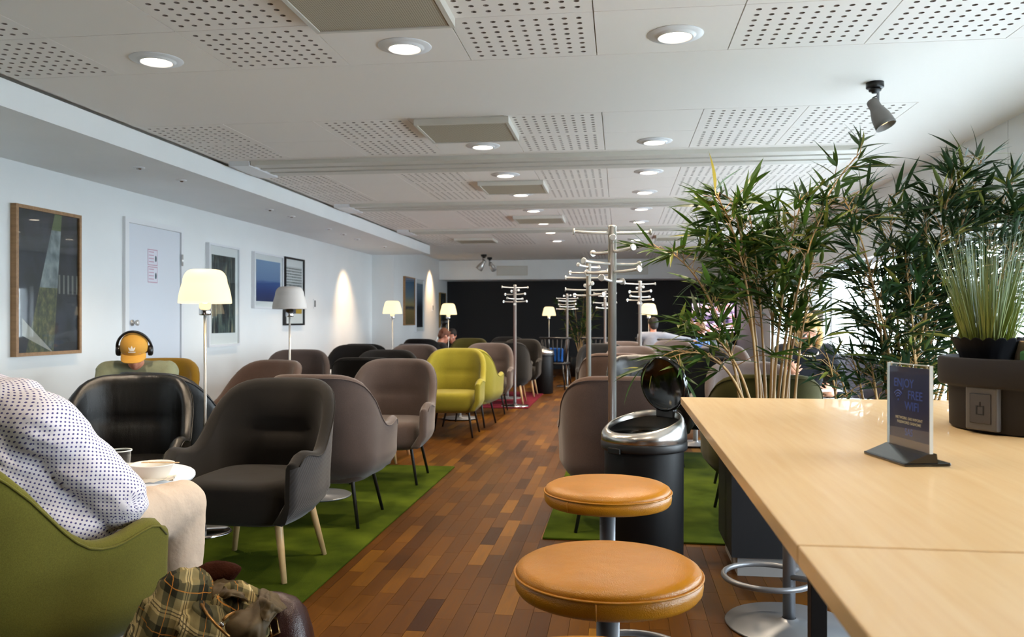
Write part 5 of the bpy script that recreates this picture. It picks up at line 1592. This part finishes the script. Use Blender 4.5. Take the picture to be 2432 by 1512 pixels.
def L(px, py, z, dy=0.): return ((px-1216)/FPX*z+.72, z-2.12+dy, HT(py, z)-.0125)
Ry = lambda a: Matrix.Rotation(math.radians(a), 3, 'Y')
lump(L(408, 1500, 2.03), (.088, .10, .150), Ry(16), 8, .016, 1.3).build('lining', TAR, jk)
lump(L(345, 1600, 2.05), (.060, .09, .18), Ry(10), 8, .016, 4.1).build('lining', TAR, jk)
lump(L(462, 1400, 2.06), (.036, .06, .050), Ry(-20), 6, .010, 2.2).build('lining', TAR, jk)
lump(L(570, 1475, 2.07), (.075, .09, .085), Ry(-20), 8, .018, 7.7).build('lining', TAR, jk)
lump(L(500, 1530, 1.97), (.06, .07, .10), Ry(-30), 8, .014, 8.9).build('lining', TAR, jk)
lump(L(540, 1412, 2.10), (.050, .06, .030), Ry(20), 6, .008, 5.5).build('pocket', WAX, jk)
def sheet(rows, nu=26, nv=26, wr=.004, th=.004, seed=0., mi=0):
    def cat(p, t):
        n = len(p)-1; x = min(t*n, n-1e-6); k = int(x); f = x-k
        a, b, c, d = p[max(k-1, 0)], p[k], p[k+1], p[min(k+2, n)]
        return b+(c-a)*(.5*f)+(a*2-b*5+c*4-d)*(.5*f*f)+(b*3-a-c*3+d)*(.5*f**3)
    R_ = [[Vector(L(*q)) for q in r] for r in rows]; G = []
    for i in range(nv+1):
        col = [[cat(R_[a], j/nu) for a in range(len(R_))] for j in range(nu+1)]
        G.append([cat(c, i/nv) for c in col])
    mb = MB(); fr = []; bk_ = []
    for i in range(nv+1):
        a, b = [], []
        for j in range(nu+1):
            du = G[i][min(j+1, nu)]-G[i][max(j-1, 0)]; dv = G[min(i+1, nv)][j]-G[max(i-1, 0)][j]
            nn = du.cross(dv); nn = nn.normalized() if nn.length > 1e-9 else Vector((0, -1, 0))
            if nn.y > 0: nn = -nn
            u, v = j/nu, i/nv
            d = wr*(1-2.2*abs(noise.noise(Vector((u*3.2+v*2.4+seed, v*1.6-u*.8, seed)))))+wr*.6*noise.noise(Vector((u*5, v*5, seed+3)))
            a.append(G[i][j]+nn*d); b.append(G[i][j]+nn*(d-th))
        fr.append(a); bk_.append(b)
    loop = lambda g: None
    mb.ring_surface(fr, closed=False, mi=mi); mb.ring_surface(bk_, closed=False, mi=mi)
    for x, y in ((fr[0], bk_[0]), (fr[-1], bk_[-1]), ([r[0] for r in fr], [r[0] for r in bk_]), ([r[-1] for r in fr], [r[-1] for r in bk_])): mb.ring_surface([x, y], closed=False, mi=mi)
    return mb
sheet([[(570, 1432, 2.10), (600, 1424, 2.10), (628, 1406, 2.12), (650, 1412, 2.12), (676, 1440, 2.08)],
       [(556, 1448, 2.03), (594, 1442, 2.00), (622, 1428, 2.01), (642, 1438, 2.03), (660, 1452, 2.04)],
       [(543, 1466, 1.98), (585, 1464, 1.95), (615, 1458, 1.96), (636, 1464, 1.98), (646, 1470, 2.0)],
       [(532, 1486, 1.95), (575, 1490, 1.92), (605, 1494, 1.92), (624, 1492, 1.94), (636, 1488, 1.97)],
       [(536, 1530, 1.95), (580, 1536, 1.92), (605, 1532, 1.92), (618, 1524, 1.94), (630, 1512, 1.97)]], wr=.007, seed=2.).build('front_flap', WAX, jk)
sheet([[(614, 1406, 2.08), (638, 1401, 2.09), (662, 1418, 2.08), (681, 1444, 2.05)],
       [(618, 1424, 1.99), (636, 1424, 1.97), (652, 1434, 1.98), (668, 1450, 2.01)],
       [(622, 1446, 1.97), (634, 1450, 1.955), (644, 1452, 1.96), (650, 1456, 1.98)],
       [(620, 1468, 1.95), (629, 1474, 1.94), (636, 1474, 1.945), (640, 1470, 1.96)]], wr=.006, seed=5.).build('lapel', WAX, jk)
sheet([[(478, 1440, 2.0), (496, 1446, 1.98), (516, 1452, 1.98)], [(484, 1470, 1.97), (504, 1482, 1.945), (528, 1490, 1.95)], [(498, 1500, 1.95), (520, 1512, 1.93), (548, 1520, 1.935)], [(520, 1530, 1.93), (540, 1540, 1.92), (566, 1548, 1.925)]], wr=.004, seed=9.).build('placket', WAX, jk)
sheet([[(520, 1404, 2.10), (540, 1392, 2.09), (566, 1394, 2.09), (584, 1402, 2.10)], [(522, 1416, 2.04), (544, 1404, 2.02), (568, 1406, 2.02), (592, 1424, 2.06)], [(530, 1426, 2.02), (550, 1418, 2.00), (572, 1424, 2.01), (594, 1440, 2.05)]], wr=.006, seed=12.).build('cuff', WAX, jk)
# collar : folded corduroy leaf
co = MB(); rows = []
ol = [(452, 1368, 1372), (470, 1346, 1392), (492, 1334, 1402), (515, 1330, 1404), (538, 1332, 1392), (556, 1338, 1376), (570, 1345, 1358), (573, 1349, 1351)]
for px, y0, y1 in ol:
    row = []
    for k in range(12):
        a = 2*PI*k/12; yy = (y0+y1)/2-(y1-y0)/2*math.cos(a); th = .024*math.sin(a)*min(1, (y1-y0)/30.)
        row.append(L(px, yy, 2.12+.02*math.sin((px-450)/40.), th))
    rows.append(row)
co.ring_surface(rows, True, True, True); co.build('collar', CORD, jk)
zz = MB(); zz.tube([L(478, 1434, 1.955), L(492, 1458, 1.925), L(514, 1484, 1.905), L(545, 1512, 1.895)], .0036, 6); zz.tube([L(530, 1472, 1.93), L(540, 1462, 1.945), L(556, 1454, 1.96)], .0042, 6); zz.build('zip', mat('brass_zip', rgb(150, 110, 60), .35, .8), jk)
for px, py, z in ((525, 1484, 1.935), (602, 1495, 1.925)):
    MB().sphere(L(px, py, z), (.008, .005, .008), 12, 8).build('snap_button', M['chrome'] if px < 560 else mat('dark_brass', rgb(90, 62, 44), .35, .8), jk)
